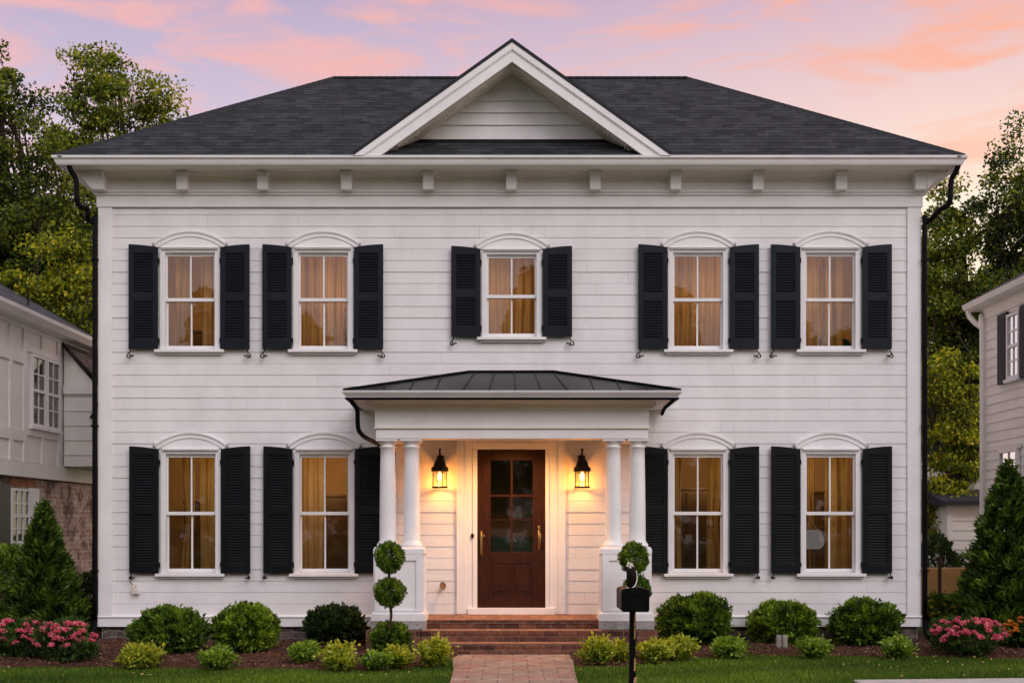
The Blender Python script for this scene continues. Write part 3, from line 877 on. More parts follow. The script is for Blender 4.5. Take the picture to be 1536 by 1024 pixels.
def window(w):
    cx, z0, z1, zm, up = w['cx'], w['z0'], w['z1'], w['zm'], w['up']
    GH_ = .325                                    # half width of the glass
    # casing
    m = MB()
    zt = z1 + .075
    m.box(cx - .418, cx - .345, -.045, .03, z0 - .06, zt)
    m.box(cx + .345, cx + .418, -.045, .03, z0 - .06, zt)
    m.box(cx - .3445, cx + .3445, -.043, .03, z1 + .045, zt)
    m.box(cx - .395, cx - .37, .031, .14, z0 - .06, z1 + .05); m.box(cx + .37, cx + .395, .031, .14, z0 - .06, z1 + .05)
    root = m.build('window', M['trim'], house, bevel=.003)
    # outer frame with sash channel
    m = MB()
    m.box(cx - .369, cx - .352, -.02, .13, z0 - .05, z1 + .044); m.box(cx + .352, cx + .369, -.02, .13, z0 - .05, z1 + .044)
    m.box(cx - .3515, cx + .3515, -.02, .13, z1 + .030, z1 + .0445)
    m.build('frame', M['trim'], root)
    # sashes: upper outside, lower set back
    for nm, a, b, y in (('upper_sash', zm + .0, z1, .005), ('lower_sash', z0, zm - .0, .04)):
        s = MB()
        s.box(cx - .351, cx - GH_ + .004, y, y + .034, a - (.05 if y > .02 else .022), b + (.028 if y < .02 else .022))
        s.box(cx + GH_ - .004, cx + .351, y, y + .034, a - (.05 if y > .02 else .022), b + (.028 if y < .02 else .022))
        if y < .02:
            s.box(cx - GH_ + .003, cx + GH_ - .003, y + .001, y + .033, b, b + .0275); s.box(cx - GH_ + .003, cx + GH_ - .003, y - .004, y + .033, a - .023, a + .023)
            ga, gb = a + .023, b
        else:
            s.box(cx - GH_ + .003, cx + GH_ - .003, y + .001, y + .033, a - .05, a); s.box(cx - GH_ + .003, cx + GH_ - .003, y + .002, y + .033, b - .023, b + .021)
            ga, gb = a, b - .023
        s.box(cx - .011, cx + .011, y + .003, y + .03, ga, gb)
        so = s.build(nm, M['trim'], root)
        for sx in (-1, 1):
            g = MB(); xa, xb = (cx + sx * .011, cx + sx * (GH_ - .004))
            g.poly([(min(xa, xb), y + .017, ga), (max(xa, xb), y + .017, ga), (max(xa, xb), y + .017, gb), (min(xa, xb), y + .017, gb)])
            g.build('pane', M['glass'], so)
    # sill
    s = MB(); s.prism([(-.105, z0 - .105), (-.105, z0 - .068), (.0, z0 - .052), (.04, z0 - .052), (.04, z0 - .105)], 'x', cx - .478, cx + .478)
    s.box(cx - .44, cx + .44, -.06, .0, z0 - .135, z0 - .1055)
    s.build('sill', M['trim'], root, bevel=.004)
    # head cap
    s = MB(); s.prism([(-.05, zt), (-.075, zt + .012), (-.07, zt + .018), (-.085, zt + .026), (-.085, zt + .034), (-.04, zt + .04), (.0, zt + .04), (.0, zt)], 'x', cx - .385, cx + .385)
    s.build('head_cap', M['trim'], root)
    # arched hood
    ze = z1 + (.165 if up else .165); rise = .175; c = .505
    r = (c * c + rise * rise) / (2 * rise); zc = ze + rise - r; a = math.asin(c / r)
    ri = r - .075
    m = MB()
    zb = zt + .041
    ai = math.acos(min(1, (zb - zc) / (ri - .002))); ai = min(ai, a)
    pan = arch_pts(cx, zc, ri + .004, -a, a)
    m.prism([(cx - .45, zb)] + [(p[0], max(p[1], zb + .001)) for p in pan] + [(cx + .45, zb)], 'y', -.032, .0)
    hood = m.build('arch_panel', M['trim'], root)
    for (ra, rb, ya) in ((ri, ri + .012, -.046), (ri + .012, ri + .046, -.041), (ri + .046, ri + .060, -.048), (ri + .060, r, -.058)):
        if ra == ri: m = MB()
        o_, i_ = arch_pts(cx, zc, rb, -a, a), arch_pts(cx, zc, ra, -a, a)
        for k in range(len(o_) - 1):
            m.prism([i_[k], i_[k + 1], o_[k + 1], o_[k]], 'y', ya, -.0)
    m.build('arch_moulding', M['trim'], root)
    for s_ in (-1, 1):       # little scroll ends of the hood
        e = (cx + s_ * (c + .005), ze - .01)
        MB().tube([(e[0] - s_ * .01, -.04, e[1] + .03), (e[0] + s_ * .012, -.04, e[1] + .005), (e[0] + s_ * .004, -.04, e[1] - .02), (e[0] - s_ * .012, -.04, e[1] - .01)], .006, 6).build('scroll', M['post'], root)
    w['root'] = root
    # shutters
    zsb = z0 - .062; tall = z1 + .148
    for side in (-1, 1):
        xi = cx + side * .432; xo = cx + side * .835
        mt = M['shutter'] if up else M['shutter_low']
        ya, yb = -.095, -.060
        s = MB(); st = .058
        lo_, hi_ = min(xi, xo), max(xi, xo)
        def top(x):
            t = abs(x - xi) / abs(xo - xi)
            return tall - .040 * (1 - t) ** 1.7 - .0
        mid = zm + (.02 if up else .035)
        b1 = zsb + .125
        t1 = tall - .115
        s.box(lo_, lo_ + st, ya, yb, zsb, t1 + .0001) if True else None
        s.box(hi_ - st, hi_, ya, yb, zsb, t1 + .0001)
        s.box(lo_ + st, hi_ - st, ya + .001, yb, zsb + .001, b1)
        s.box(lo_ + st, hi_ - st, ya + .001, yb, mid - .045, mid + .045)
        npt = 10
        xs = [lo_ + (hi_ - lo_) * i / npt for i in range(npt + 1)]
        s.prism([(lo_, t1)] + [(hi_, t1)] + [(x, top(x)) for x in xs[::-1]], 'y', ya, yb)
        sh = s.build('shutter', mt, house, bevel=.003)
        for (pa, pb) in ((b1, mid - .045), (mid + .045, t1)):
            l = MB()
            xa, xb = lo_ + st, hi_ - st
            bd = .012     # bead round the louvres
            l.box(xa, xa + bd, ya + .005, yb - .003, pa, pb); l.box(xb - bd, xb, ya + .005, yb - .003, pa, pb)
            l.box(xa + bd, xb - bd, ya + .005, yb - .003, pa, pa + bd); l.box(xa + bd, xb - bd, ya + .005, yb - .003, pb - bd, pb)
            nl = max(6, int((pb - pa - 2 * bd) / .036)); dl = (pb - pa - 2 * bd) / nl
            for i in range(nl):
                z = pa + bd + i * dl
                l.prism([(ya + .008, z + .002), (ya + .008, z + .008), (yb - .006, z + dl + .003), (yb - .006, z + dl - .004)], 'x', xa + bd, xb - bd)
            l.box(xa + bd, xb - bd, yb - .004, yb - .001, pa + bd, pb - bd)
            l.build('louvres', mt, sh)
        for hz in (z1 - .13 + .06, z0 + .06):
            h = MB().box(xi - side * .006 - .012, xi - side * .006 + .012, -.075, -.047, hz - .03, hz + .03)
            h.tube([(xi - side * .004, -.085, hz - .032), (xi - side * .004, -.085, hz + .032)], .008, 8)
            h.build('hinge', M['iron'], sh)
        # S-shaped shutter dog at the foot
        dxx = xo - side * .03
        q = srng.uniform(-.01, .012)
        if up or side * (1 if w['cx'] > 0 else -1) != 7:
            k = 1.0 if up else .62
            dg = MB()
            pts = smooth_path([(dxx, -.07, zsb + .01), (dxx + side * .004, -.105, zsb - .04 * k), (dxx + side * .035 * k + q, -.105, zsb - .07 * k), (dxx + side * .05 * k + q, -.105, zsb - .105 * k),
                               (dxx + side * .015 * k, -.105, zsb - .12 * k), (dxx - side * .03 * k, -.105, zsb - .09 * k), (dxx - side * .045 * k, -.105, zsb - .105 * k)], 4)
            dg.tube(pts, .0085, 6)
            dg.tube([(dxx + side * .01, -.02, zsb - .085 * k), (dxx + side * .01, -.115, zsb - .085 * k)], .011, 8)
            dg.build('shutter_dog', M['iron'], sh)


for w in WINS: window(w)

# ------------------------------------------------------------------ interior rooms
m = MB()
yb = 2.2
m.box(XL + .14, XR - .14, yb, yb + .1, .3, 6.4)                                      # back wall
m.box(XL + .13, XR - .13, .151, yb, 3.20, 3.35); m.box(XL + .13, XR - .13, .151, yb, .30, .42); m.box(XL + .13, XR - .13, .151, yb, 6.1, 6.2)
for x in (fx(386), fx(610), fx(930), fx(1146)):
    m.box(x - .05, x + .05, .151, yb, .421, 3.199); m.box(x - .05, x + .05, .151, yb, 3.351, 6.099)
m.build('interior_walls', M['roomwall'], house)


def curtain(x0, x1, z0, z1, y, mt, label, seed, folds=None, gather=0.0):
    rng = random.Random(seed); m = MB()
    nx = 64; nz = 14
    folds = folds or max(2, int((x1 - x0) / .11)); ph = rng.uniform(0, 6)
    n0 = len(m.v)
    for j in range(nz + 1):
        t = j / nz; z = z0 + (z1 - z0) * t
        for i in range(nx + 1):
            u = i / nx
            amp = .045 * (1 - .35 * t)
            xx = x0 + (x1 - x0) * u
            c = (x0 if gather < 0 else x1)
            pinch = abs(gather) * math.exp(-((t - .42) / .22) ** 2)
            xx = xx + (c - xx) * pinch
            m.v.append((xx + .008 * math.sin(5 * t + i * .3 + ph), y + amp * math.sin(u * folds * 6.283 + ph + .7 * math.sin(2.2 * t + ph)) + .012 * math.sin(u * folds * 13 + 1.1), z))
    for j in range(nz):
        for i in range(nx):
            a = n0 + j * (nx + 1) + i
            m.f.append((a, a + 1, a + nx + 2, a + nx + 1)); m.uv.append([(0, 0)] * 4)
    o = m.build('curtain', mt, None, smooth=True)
    tag(o, label, 'curtain', 'curtains behind the house windows')
    return o


# per window: curtain panels as fraction of the opening (a..b), fabric
CUR = [
    [(-.30, -.06, 'curtain', -.25, 'gold curtain'), (.06, .32, 'curtain_pale', 0, 'tan curtain')],
    [(-.40, .10, 'curtain_pale', 0, 'wide tan curtain'), (.10, .24, 'curtain', 0, 'narrow golden curtain')],
    [(-.40, .02, 'curtain_pale', 0, 'beige curtain'), (.03, .40, 'curtain_pale', 0, 'pale beige curtain')],
    [(-.40, .00, 'curtain_pale', 0, 'peach curtain'), (.01, .40, 'curtain_pale', 0, 'smooth peach curtain')],
    [(-.40, -.06, 'curtain_pale', 0, 'pale tan curtain'), (-.03, .28, 'curtain', 0, 'golden curtain')],
    [(-.22, -.04, 'curtain', .35, 'gathered gold curtain'), (.04, .40, 'curtain', 0, 'rust gold curtain')],
    [(-.34, -.06, 'curtain_pale', 0, 'light gold column of curtain'), (.26, .40, 'curtain', 0, 'narrow amber curtain')],
    [(-.40, -.18, 'curtain', 0, 'amber curtain'), (.18, .40, 'curtain', -.3, 'tied amber curtain')],
    [(-.16, -.09, 'curtain', 0, 'thin amber curtain strip'), (.03, .34, 'curtain', 0, 'bright gold curtain')],
]
for i, w in enumerate(WINS):
    for j, (a, b, mt, g, nm) in enumerate(CUR[i]):
        curtain(w['cx'] + a, w['cx'] + b, w['z0'] - .1, w['z1'] + .10, (.30 + .02 * j) if (i, j) != (8, 0) else .55, M[mt], '%s on the %s side of the %s window' % (nm, 'left' if j == 0 else 'right', w['t']), 20 + i * 3 + j, gather=g)


def area_free_light(name, loc, power, col, rad=.12):
    l = bpy.data.lights.new(name, 'POINT'); l.energy = power; l.color = col; l.shadow_soft_size = rad
    o = bpy.data.objects.new(name, l); COL.objects.link(o); o.location = loc
    return o


for i, w in enumerate(WINS):
    area_free_light('room_light', (w['cx'] + (.25 if i % 2 else -.2), 1.0, w['z1'] - (.45 if w['up'] else .25)), (9, 18, 13, 14, 12, 11, 15, 9, 13)[i], (1, .70, .36) if not w['up'] else (1, .62, .28))

# furniture seen through the panes
w = WINS[8]
t = thing('table_lamp', 'pale drum lamp glimpsed through left pane of the lower rightmost window', 'lamp', (w['cx'] - .165, .27, .42))
cxl, zl = w['cx'] - .165, w['z0'] + .27
MB().lathe([(.09, 0), (.145, .05), (.15, .12), (.12, .22), (.09, .27)], cxl, .27, 24, zl).build('lamp_shade', M['shade'], t, smooth=True)
MB().lathe([(.09, .42), (.09, .45), (.025, .5), (.03, zl - .1), (.015, zl + .0)], cxl, .27, 16).build('lamp_stem', M['darkwood'], t, smooth=True)
def armchair(x, y, z, label, mt, wd=.62):
    t = thing('armchair', label, 'armchair', (x, y, z))
    MB().prism([(x - wd / 2, z + .35)] + [(x + wd / 2 * math.cos(a), z + .75 + .22 * math.sin(a)) for a in [math.pi * (1 - k / 12) for k in range(13)]] + [(x + wd / 2, z + .35)], 'y', y, y + .16).build('backrest', mt, t, bevel=.03)
    MB().box(x - wd / 2, x + wd / 2, y + .161, y + .7, z + .12, z + .40).build('seat', mt, t, bevel=.03)
    for q in (-1, 1):
        MB().box(x + q * wd / 2 - .05 * q, x + q * wd / 2 + .06 * q, y + .1, y + .68, z + .1, z + .62).build('armrest', mt, t, bevel=.03)
        for yy in (.14, .62): MB().lathe([(.02, 0), (.03, .12)], x + q * (wd / 2 - .04), y + yy, 10, z).build('leg', M['darkwood'], t)
armchair(WINS[3]['cx'] + .16, .5, 3.35, 'round-backed brown armchair inside the upper second-from-right window', M['darkwood'], .36)
armchair(WINS[4]['cx'] - .02, .5, 3.36, 'dark armchair back inside the upper rightmost window', M['darkwood'], .40)
armchair(WINS[4]['cx'] + .34, .55, 3.36, 'green armchair at the right pane of the upper rightmost window', M['green'], .30)
def cabinet(x, y, z0_, w_, h_, label):
    t = thing('cabinet', label, 'cabinet', (x, y, z0_))
    MB().box(x - w_ / 2, x + w_ / 2, y, y + .4, z0_ + .08, z0_ + h_).build('carcass', M['darkwood'], t, bevel=.006)
    MB().box(x - w_ / 2 - .02, x + w_ / 2 + .02, y - .02, y + .41, z0_ + h_ + .001, z0_ + h_ + .04).build('top', M['darkwood'], t, bevel=.006)
    for q in (-1, 1):
        MB().box(x + q * .01, x + q * (w_ / 2 - .02), y - .015, y - .001, z0_ + .12, z0_ + h_ - .04).build('door', M['darkwood'], t, bevel=.004)
        for yy in (.04, .36): MB().box(x + q * (w_ / 2 - .05), x + q * (w_ / 2 - .01), y + yy - .02, y + yy + .02, z0_, z0_ + .079).build('leg', M['darkwood'], t)
cabinet(WINS[5]['cx'] + .05, 1.5, .42, 1.1, 1.55, 'tall dark cabinet deep inside the lower leftmost window')
cabinet(WINS[6]['cx'] + .12, 1.4, .42, .7, 1.65, 'dark cabinet deep inside the lower second-from-left window')
cabinet(WINS[7]['cx'] + .02, 1.3, .42, .9, 1.75, 'broad dark cabinet behind the lower second-from-right window')
cabinet(WINS[8]['cx'] - .15, 1.5, .42, .9, 1.7, 'dark cabinet deep behind the pale lamp of the lower rightmost window')
cabinet(WINS[0]['cx'] + .1, 1.5, 3.35, .9, 1.2, 'dark chest inside the upper leftmost window')
cabinet(WINS[1]['cx'] + .3, 1.45, 3.35, .4, 1.55, 'dark wardrobe at the right pane of the upper second-from-left window')

# ------------------------------------------------------------------ entrance
x0, x1, z0, z1 = DOOR
m = MB()
m.box(fx(685), fx(696), -.06, .03, .415, 2.83); m.box(fx(837), fx(848), -.06, .03, .415, 2.83)
m.box(fx(696) + .001, fx(709), -.045, .03, .415, 2.83); m.box(fx(824), fx(837) - .001, -.045, .03, .415, 2.83)
m.box(fx(709) + .001, x0, -.06, .03, .415, z1 + .001); m.box(x1, fx(824) - .001, -.06, .03, .415, z1 + .001)
m.box(fx(709) + .001, fx(824) - .001, -.058, .03, z1 + .002, z1 + .09); m.box(fx(709) + .001, fx(824) - .001, -.047, .03, z1 + .091, 2.83)
m.box(fx(702), fx(832), -.09, .03, .412, .50)
m.build('door_casing', M['trim'], house, bevel=.004)
# door leaf
yd = .0
m = MB()
gx0, gx1 = fx(736), fx(799); gz1, gz0 = fz(690), fz(827)
m.box(x0 + .001, gx0, yd, yd + .045, .502, z1 - .001); m.box(gx1, x1 - .001, yd, yd + .045, .502, z1 - .001)
m.box(gx0 + .0005, gx1 - .0005, yd + .001, yd + .044, gz1, z1 - .001); m.box(gx0 + .0005, gx1 - .0005, yd + .001, yd + .044, .502, gz0)
door = m.build('front_door', M['wood'], house, bevel=.003)
m = MB()
pz1, pz0 = fz(843), fz(889)
for xa, xb in ((fx(738), fx(765)), (fx(770), fx(797))):
    for f, (a, b, c, d) in enumerate(((xa, xb, pz1 - .008, pz1), (xa, xb, pz0, pz0 + .008), (xa, xa + .008, pz0, pz1), (xb - .008, xb, pz0, pz1))): m.box(a, b, yd - .008, yd - .0005, c + (.0001 if f > 1 else 0), d)
    m.box(xa + .03, xb - .03, yd - .007, yd - .0004, pz0 + .03, pz1 - .03)
m.build('raised_panels', M['wood'], door, bevel=.003)
m = MB()
for z in (fz(743), fz(779)): m.box(gx0, gx1, yd + .006, yd + .03, z - (.014 if z > fz(760) else .007), z + (.014 if z > fz(760) else .007))
m.box(fx(767.5) - .014, fx(767.5) + .014, yd + .004, yd + .031, gz0, gz1)
m.build('glazing_bars', M['wood'], door)
zc_ = [gz0, fz(779), fz(743), gz1]
for k in range(3):
    for xa, xb in ((gx0, fx(767.5)), (fx(767.5), gx1)):
        g = MB(); g.poly([(xa, yd + .02, zc_[k]), (xb, yd + .02, zc_[k]), (xb, yd + .02, zc_[k + 1]), (xa, yd + .02, zc_[k + 1])]); g.build('pane', M['doorglass'], door)
m = MB(); m.box(gx0 - .05, gx1 + .05, .25, .28, gz0 - .1, fz(805)); m.build('interior_panel', M['green'], house)
m = MB()
xh = fx(722)
m.tube(smooth_path([(xh, -.005, fz(798)), (xh + .005, -.05, fz(800)), (xh + .006, -.06, fz(812)), (xh + .004, -.05, fz(827)), (xh, -.005, fz(831))], 5), .011, 8)
m.box(xh - .018, xh + .018, -.008, -.0005, fz(833), fz(796))
m.tube([(xh + .03, -.001, fz(803)), (xh + .03, -.04, fz(803))], .02, 10)
m.build('handle', M['brass'], door, smooth=True)
m = MB()
xh = fx(808.5)
m.box(xh - .016, xh + .016, -.006, -.0004, fz(824), fz(788))
m.tube([(xh, -.001, fz(792)), (xh, -.03, fz(792))], .017, 12)
m.tube(smooth_path([(xh, -.03, fz(798)), (xh + .02, -.05, fz(803)), (xh + .012, -.045, fz(815)), (xh, -.005, fz(822))], 5), .009, 8)
m.build('handle', M['brass'], door, smooth=True)
MB().box(fx(707), fx(711), -.075, -.045, fz(806), fz(800)).build('doorbell', M['iron'], house, bevel=.004)
MB().lathe([(.018, 0), (.012, .02)], 0, 0, 12).build('x', M['iron'], None)
bpy.data.objects.remove(bpy.data.objects['x'])

# ------------------------------------------------------------------ porch
PZ = .41
def uvbox(m, x0, x1, y0, y1, z0, z1, tops=False):
    """box with metre UVs: front/side u along, v up"""
    F = [([(x0, y0, z0), (x1, y0, z0), (x1, y0, z1), (x0, y0, z1)], lambda p: (p[0], p[2])),
         ([(x1, y0, z0), (x1, y1, z0), (x1, y1, z1), (x1, y0, z1)], lambda p: (p[1], p[2])),
         ([(x1, y1, z0), (x0, y1, z0), (x0, y1, z1), (x1, y1, z1)], lambda p: (p[0], p[2])),
         ([(x0, y1, z0), (x0, y0, z0), (x0, y0, z1), (x0, y1, z1)], lambda p: (p[1], p[2])),
         ([(x0, y0, z1), (x1, y0, z1), (x1, y1, z1), (x0, y1, z1)], lambda p: (p[0], p[1])),
         ([(x0, y1, z0), (x1, y1, z0), (x1, y0, z0), (x0, y0, z0)], lambda p: (p[0], p[1]))]
    for pts, f in F: m.poly(pts, [f(p) for p in pts])
def step(x0, x1, y0, y1, z0, z1, name):
    m = MB(); uvbox(m, x0, x1, y0 + .012, y1, z0, z1 - .05); o = m.build(name, M['redbrick'], house)
    # nosing: individual rowlock bricks, slightly uneven
    m = MB(); r = random.Random(int(y0 * 100) + 5); x = x0
    while x < x1 - .02:
        w_ = min(r.choice((.10, .20, .20, .21, .14)), x1 - x)
        j = r.uniform(0, .006)
        uvbox(m, x + .003, x + w_ - .003, y0 + j, y0 + .2, z1 - .048, z1 - .001 - r.uniform(0, .003)); x += w_
    m.build('nosing_bricks', M['redbrick'], o, bevel=.003)
    m = MB(); uvbox(m, x0 + .001, x1 - .001, y0 + .016, y1, z1 - .03, z1 + .002)
    m.build('brick_tread', M['tread'], o)
    m = MB(); uvbox(m, x0 + .01, x1 - .01, y0 + .009, y0 + .05, z1 - .0485, z1 - .0065); m.build('mortar', M['black'], o) if False else None
step(-1.16, 1.17, -1.06, .02, 0, PZ, 'porch_floor')
step(-1.16, 1.165, -1.35, -1.0605, -.05, .295, 'brick_step')
step(-.93, .95, -1.63, -1.3505, -.05, .155, 'brick_step')
for s in (-1, 1):
    m = MB(); uvbox(m, s * 1.172 + (0 if s > 0 else -.70), s * 1.172 + (.70 if s > 0 else 0), -1.34, .01, -.05, .291)
    m.build('brick_plinth', M['redbrick'], house)

def pedestal(cx):
    s = 1 if cx > 0 else -1
    hw_, y0, y1 = .31, -1.16, -.78
    m = MB(); m.box(cx - hw_ + .002, cx + hw_ - .002, y0, 0 if False else y1, .47, 1.27)
    root = m.build('pedestal', M['trim'], house, bevel=.004)
    a = MB(); a.box(cx - hw_ - .045, cx + hw_ + .045, y0 - .05, y1 + .04, .405, .50)
    a.prism([(y0 - .05, .50), (y0 - .004, .525), (y1 + .03, .525), (y1 + .04, .50)], 'x', cx - hw_ - .03, cx + hw_ + .03)
    a.build('base_trim', M['trim'], root, bevel=.004)
    a = MB(); a.box(cx - hw_ - .045, cx + hw_ + .045, y0 - .045, y1 + .04, .2955, .404); a.build('stone_block', M['granite'], root, bevel=.006)
    a = MB(); a.box(cx - hw_ - .02, cx + hw_ + .02, y0 - .022, y1 + .02, 1.271, 1.335); a.prism([(y0 - .02, 1.336), (y0 + .015, 1.36), (y1 - .01, 1.36), (y1 + .01, 1.336)], 'x', cx - hw_ - .01, cx + hw_ + .01)
    a.build('cap', M['trim'], root, bevel=.005)
    a = MB()                                        # raised frame, recessed panel
    st = .085; zb, zt = .526, 1.27
    a.box(cx - hw_, cx - hw_ + st, y0 - .022, y0 - .0005, zb, zt); a.box(cx + hw_ - st, cx + hw_, y0 - .022, y0 - .0005, zb, zt)
    a.box(cx - hw_ + st, cx + hw_ - st, y0 - .021, y0 - .0005, zt - st, zt - .001); a.box(cx - hw_ + st, cx + hw_ - st, y0 - .021, y0 - .0005, zb, zb + .03)
    for xs in (cx - hw_, cx + hw_):
        d = -.018 if xs < cx else .018
        a.box(min(xs, xs + d), max(xs, xs + d), y0, y0 + .08, zb, zt); a.box(min(xs, xs + d), max(xs, xs + d), y1 - .08, y1, zb, zt)
    a.build('panel_frame', M['trim'], root, bevel=.003)
for cx in (-1.465, 1.48): pedestal(cx)


def column(cx, cy, z0, z1):
    h = z1 - z0; r0, r1 = .109, .094
    prof = [(r0 + .03, 0), (r0 + .034, .02), (r0 + .03, .045), (r0 + .012, .05), (r0 + .016, .065), (r0 + .003, .075)]
    for k in range(9):
        t = k / 8; prof.append((r0 + (r1 - r0) * (t ** 1.6), .085 + (h - .20) * t))
    prof += [(r1 + .014, h - .108), (r1 + .014, h - .094), (r1, h - .088), (r1 + .002, h - .065), (r1 + .012, h - .058), (r1 + .034, h - .036), (r1 + .036, h - .030)]
    m = MB().lathe(prof, cx, cy, 40, z0)
    c = m.build('column', M['trim'], house, smooth=True)
    MB().box(cx - .14, cx + .14, cy - .14, cy + .14, z1 - .0295, z1 - .001).build('abacus', M['trim'], c, bevel=.003)
for cx in (-1.625, -1.31, 1.325, 1.64): column(cx, -.98, 1.3605, 2.765)

# entablature
EX0, EX1 = -1.765, 1.765
m = MB()
for (ya, za, zb_, ex) in ((-1.13, 2.766, 2.90, 0.0), (-1.142, 2.901, 3.13, .012)):
    m.box(EX0 - ex, EX1 + ex, ya, ya + .30, za, zb_)
    m.box(EX0 - ex, EX0 + .28, ya + .3005, -.03, za, zb_); m.box(EX1 - .28, EX1 + ex, ya + .3005, -.03, za, zb_)
m.build('porch_entablature', M['trim'], house, bevel=.004)
m = MB()
for (pr, za, zb_) in ((.02, 2.895, 2.915), (.03, 3.131, 3.155), (.05, 3.1555, 3.175)):
    m.box(EX0 - pr - .01, EX1 + pr + .01, -1.142 - pr, -.02, za, zb_) if za > 3 else m.box(EX0 - pr, EX1 + pr, -1.142 - pr, -.83, za, zb_)
m.prism([(-1.20, 3.176), (-1.21, 3.19), (-1.26, 3.225), (-1.27, 3.239), (-.2, 3.239), (-.2, 3.176)], 'x', EX0 - .09, EX1 + .09)
m.build('porch_cornice', M['soffit'], house)
m = MB(); x = EX0 - .02; low = []
while x < EX1:
    w_ = srng.uniform(.025, .045)
    low += [(x, 3.180), (x + w_ * .25, 3.172 - srng.random() * .010), (x + w_ * .75, 3.172 - srng.random() * .010), (x + w_, 3.180)]; x += w_ + srng.uniform(.014, .03)
m.prism(low + [(low[-1][0], 3.20), (low[0][0], 3.20)], 'y', -1.222, -1.201)
m.build('porch_dentils', M['soffit'], house)
m = MB(); m.box(EX0 + .281, EX1 - .281, -.829, -.03, 2.835, 2.85); m.build('porch_ceiling', M['soffit'], house)
PX = 2.13; PYF = -1.50
m = MB(); m.box(-PX + .07, PX - .07, PYF + .07, -.03, 3.24, 3.255); m.build('porch_soffit', M['soffit'], house)
gp2 = [(0, -.085), (-.03, -.083), (-.045, -.055), (-.065, -.03), (-.085, -.012), (-.09, 0), (-.07, .0), (-.05, -.02), (0, -.02)]
pg = mitred(gp2, [(-PX + .07, -.03, -1, 0), (-PX + .07, PYF + .07, -1, -1), (PX - .07, PYF + .07, 1, -1), (PX - .07, -.03, 1, 0)], 3.325).build('porch_gutter', M['trim'], house)
lp = [(0, -.006), (-.084, -.006), (-.094, .0), (-.094, .012), (0, .012)]
mitred(lp, [(-PX + .07, -.03, -1, 0), (-PX + .07, PYF + .07, -1, -1), (PX - .07, PYF + .07, 1, -1), (PX - .07, -.03, 1, 0)], 3.333).build('gutter_lip', M['trim'], pg)
lp = [(-.0, -.012), (-.05, -.012), (-.068, .012), (-.05, .016), (0, .01)]
mitred(lp, [(-PX + .07, -.03, -1, 0), (-PX + .07, PYF + .07, -1, -1), (PX - .07, PYF + .07, 1, -1), (PX - .07, -.03, 1, 0)], 3.245).build('gutter_underside', M['black'], pg)
# metal hip roof
zE, zR = 3.345, 3.76; rxh = .58
m = MB()
Aa, Bb, Cc, Dd = (-PX, PYF, zE), (PX, PYF, zE), (PX, -.026, zE), (-PX, -.026, zE); Ee, Ff = (-rxh, -.026, zR), (rxh, -.026, zR)
m.poly([Aa, Bb, Ff, Ee]); m.poly([Bb, Cc, Ff]); m.poly([Dd, Aa, Ee]); m.poly([Aa, Dd, Cc, Bb])
for P_, Q_ in ((Aa, Bb), (Bb, Cc), (Dd, Aa)): m.poly([(P_[0], P_[1], zE - .022), (Q_[0], Q_[1], zE - .022), Q_, P_])
proof = m.build('porch_roof', M['seam'], house)
def on_front(x, t):   # point on the front slope: t=0 eave..1 ridge
    return Vector((x, PYF + (-.026 - PYF) * t, zE + (zR - zE) * t))
k = -5
while k <= 5:
    x = k * .335 + .04
    tmax = 1.0 if abs(x) < rxh else (PX - abs(x)) / (PX - rxh)
    a, b = on_front(x, 0), on_front(x * (.82 if abs(x) < rxh * 1.6 else 1), tmax)
    if abs(x) < 2.0:
        MB().tube([a + Vector((0, 0, .006)), b + Vector((0, 0, .006))], .011, 6).build('seam', M['black'], proof)
    k += 1
for P_, Q_ in ((Aa, Ee), (Bb, Ff), (Ee, Ff)):
    MB().tube([Vector(P_) + Vector((0, -.01, .008)), Vector(Q_) + Vector((0, -.012, .01))], .022, 8).build('hip_cap', M['black'], proof)
for s in (-1, 1):
    for t in (.3, .62):
        a = Vector((s * PX, PYF + (-.026 - PYF) * t, zE)); e = Vector((s * (PX - (PX - rxh) * t), PYF + (-.026 - PYF) * t, zE + (zR - zE) * t))
        MB().tube([a + Vector((0, 0, .006)), e + Vector((0, 0, .006))], .011, 6).build('seam', M['black'], proof)

# downspouts
def pipe(pts, r, mt, nm='downspout', n=5):
    o = MB().tube(smooth_path(pts, n), r, 12).build(nm, mt, house, smooth=True)
    return o
def down(xg, xw, s):
    # from the gutter back to the wall corner then down
    d = 16.75
    pipe([(xg, -.46, 6.50), (xg + s * .025, -.44, 6.42), (xg + s * .07, -.40, 6.32), (xg + s * .08, -.39, 6.08), (xg + s * .11, -.36, 5.985), (xg + s * .19, -.30, 5.945), (xw - s * .09, -.12, 5.875), (xw - s * .015, -.08, 5.81), (xw, -.075, 5.68), (xw, -.075, 3.0), (xw, -.075, .32)], .036, M['black'])
down(dx(104, 16.55), XL - .045, 1)
down(dx(1437, 16.55), XR + .05, -1)
for xw, s in ((XL - .045, 1), (XR + .05, -1)):
    for z in (5.3, 3.0, 1.0): MB().box(xw - .044, xw + .044, -.118, -.0, z, z + .03).build('pipe_strap', M['black'], house)
    MB().tube([(xw, -.075, .33), (xw, -.12, .2), (xw, -.22, .10)], .037, 12).build('pipe_shoe', M['black'], house, smooth=True)
pipe([(-2.05, -1.47, 3.25), (-2.03, -1.44, 3.2), (-1.98, -1.35, 3.12), (-1.98, -1.3, 2.98), (-1.97, -1.24, 2.86), (-1.90, -1.05, 2.78), (-1.72, -.55, 2.70), (-1.66, -.30, 2.66), (-1.63, -.16, 2.6), (-1.63, -.12, 2.45), (-1.63, -.12, .45)], .030, M['black'])
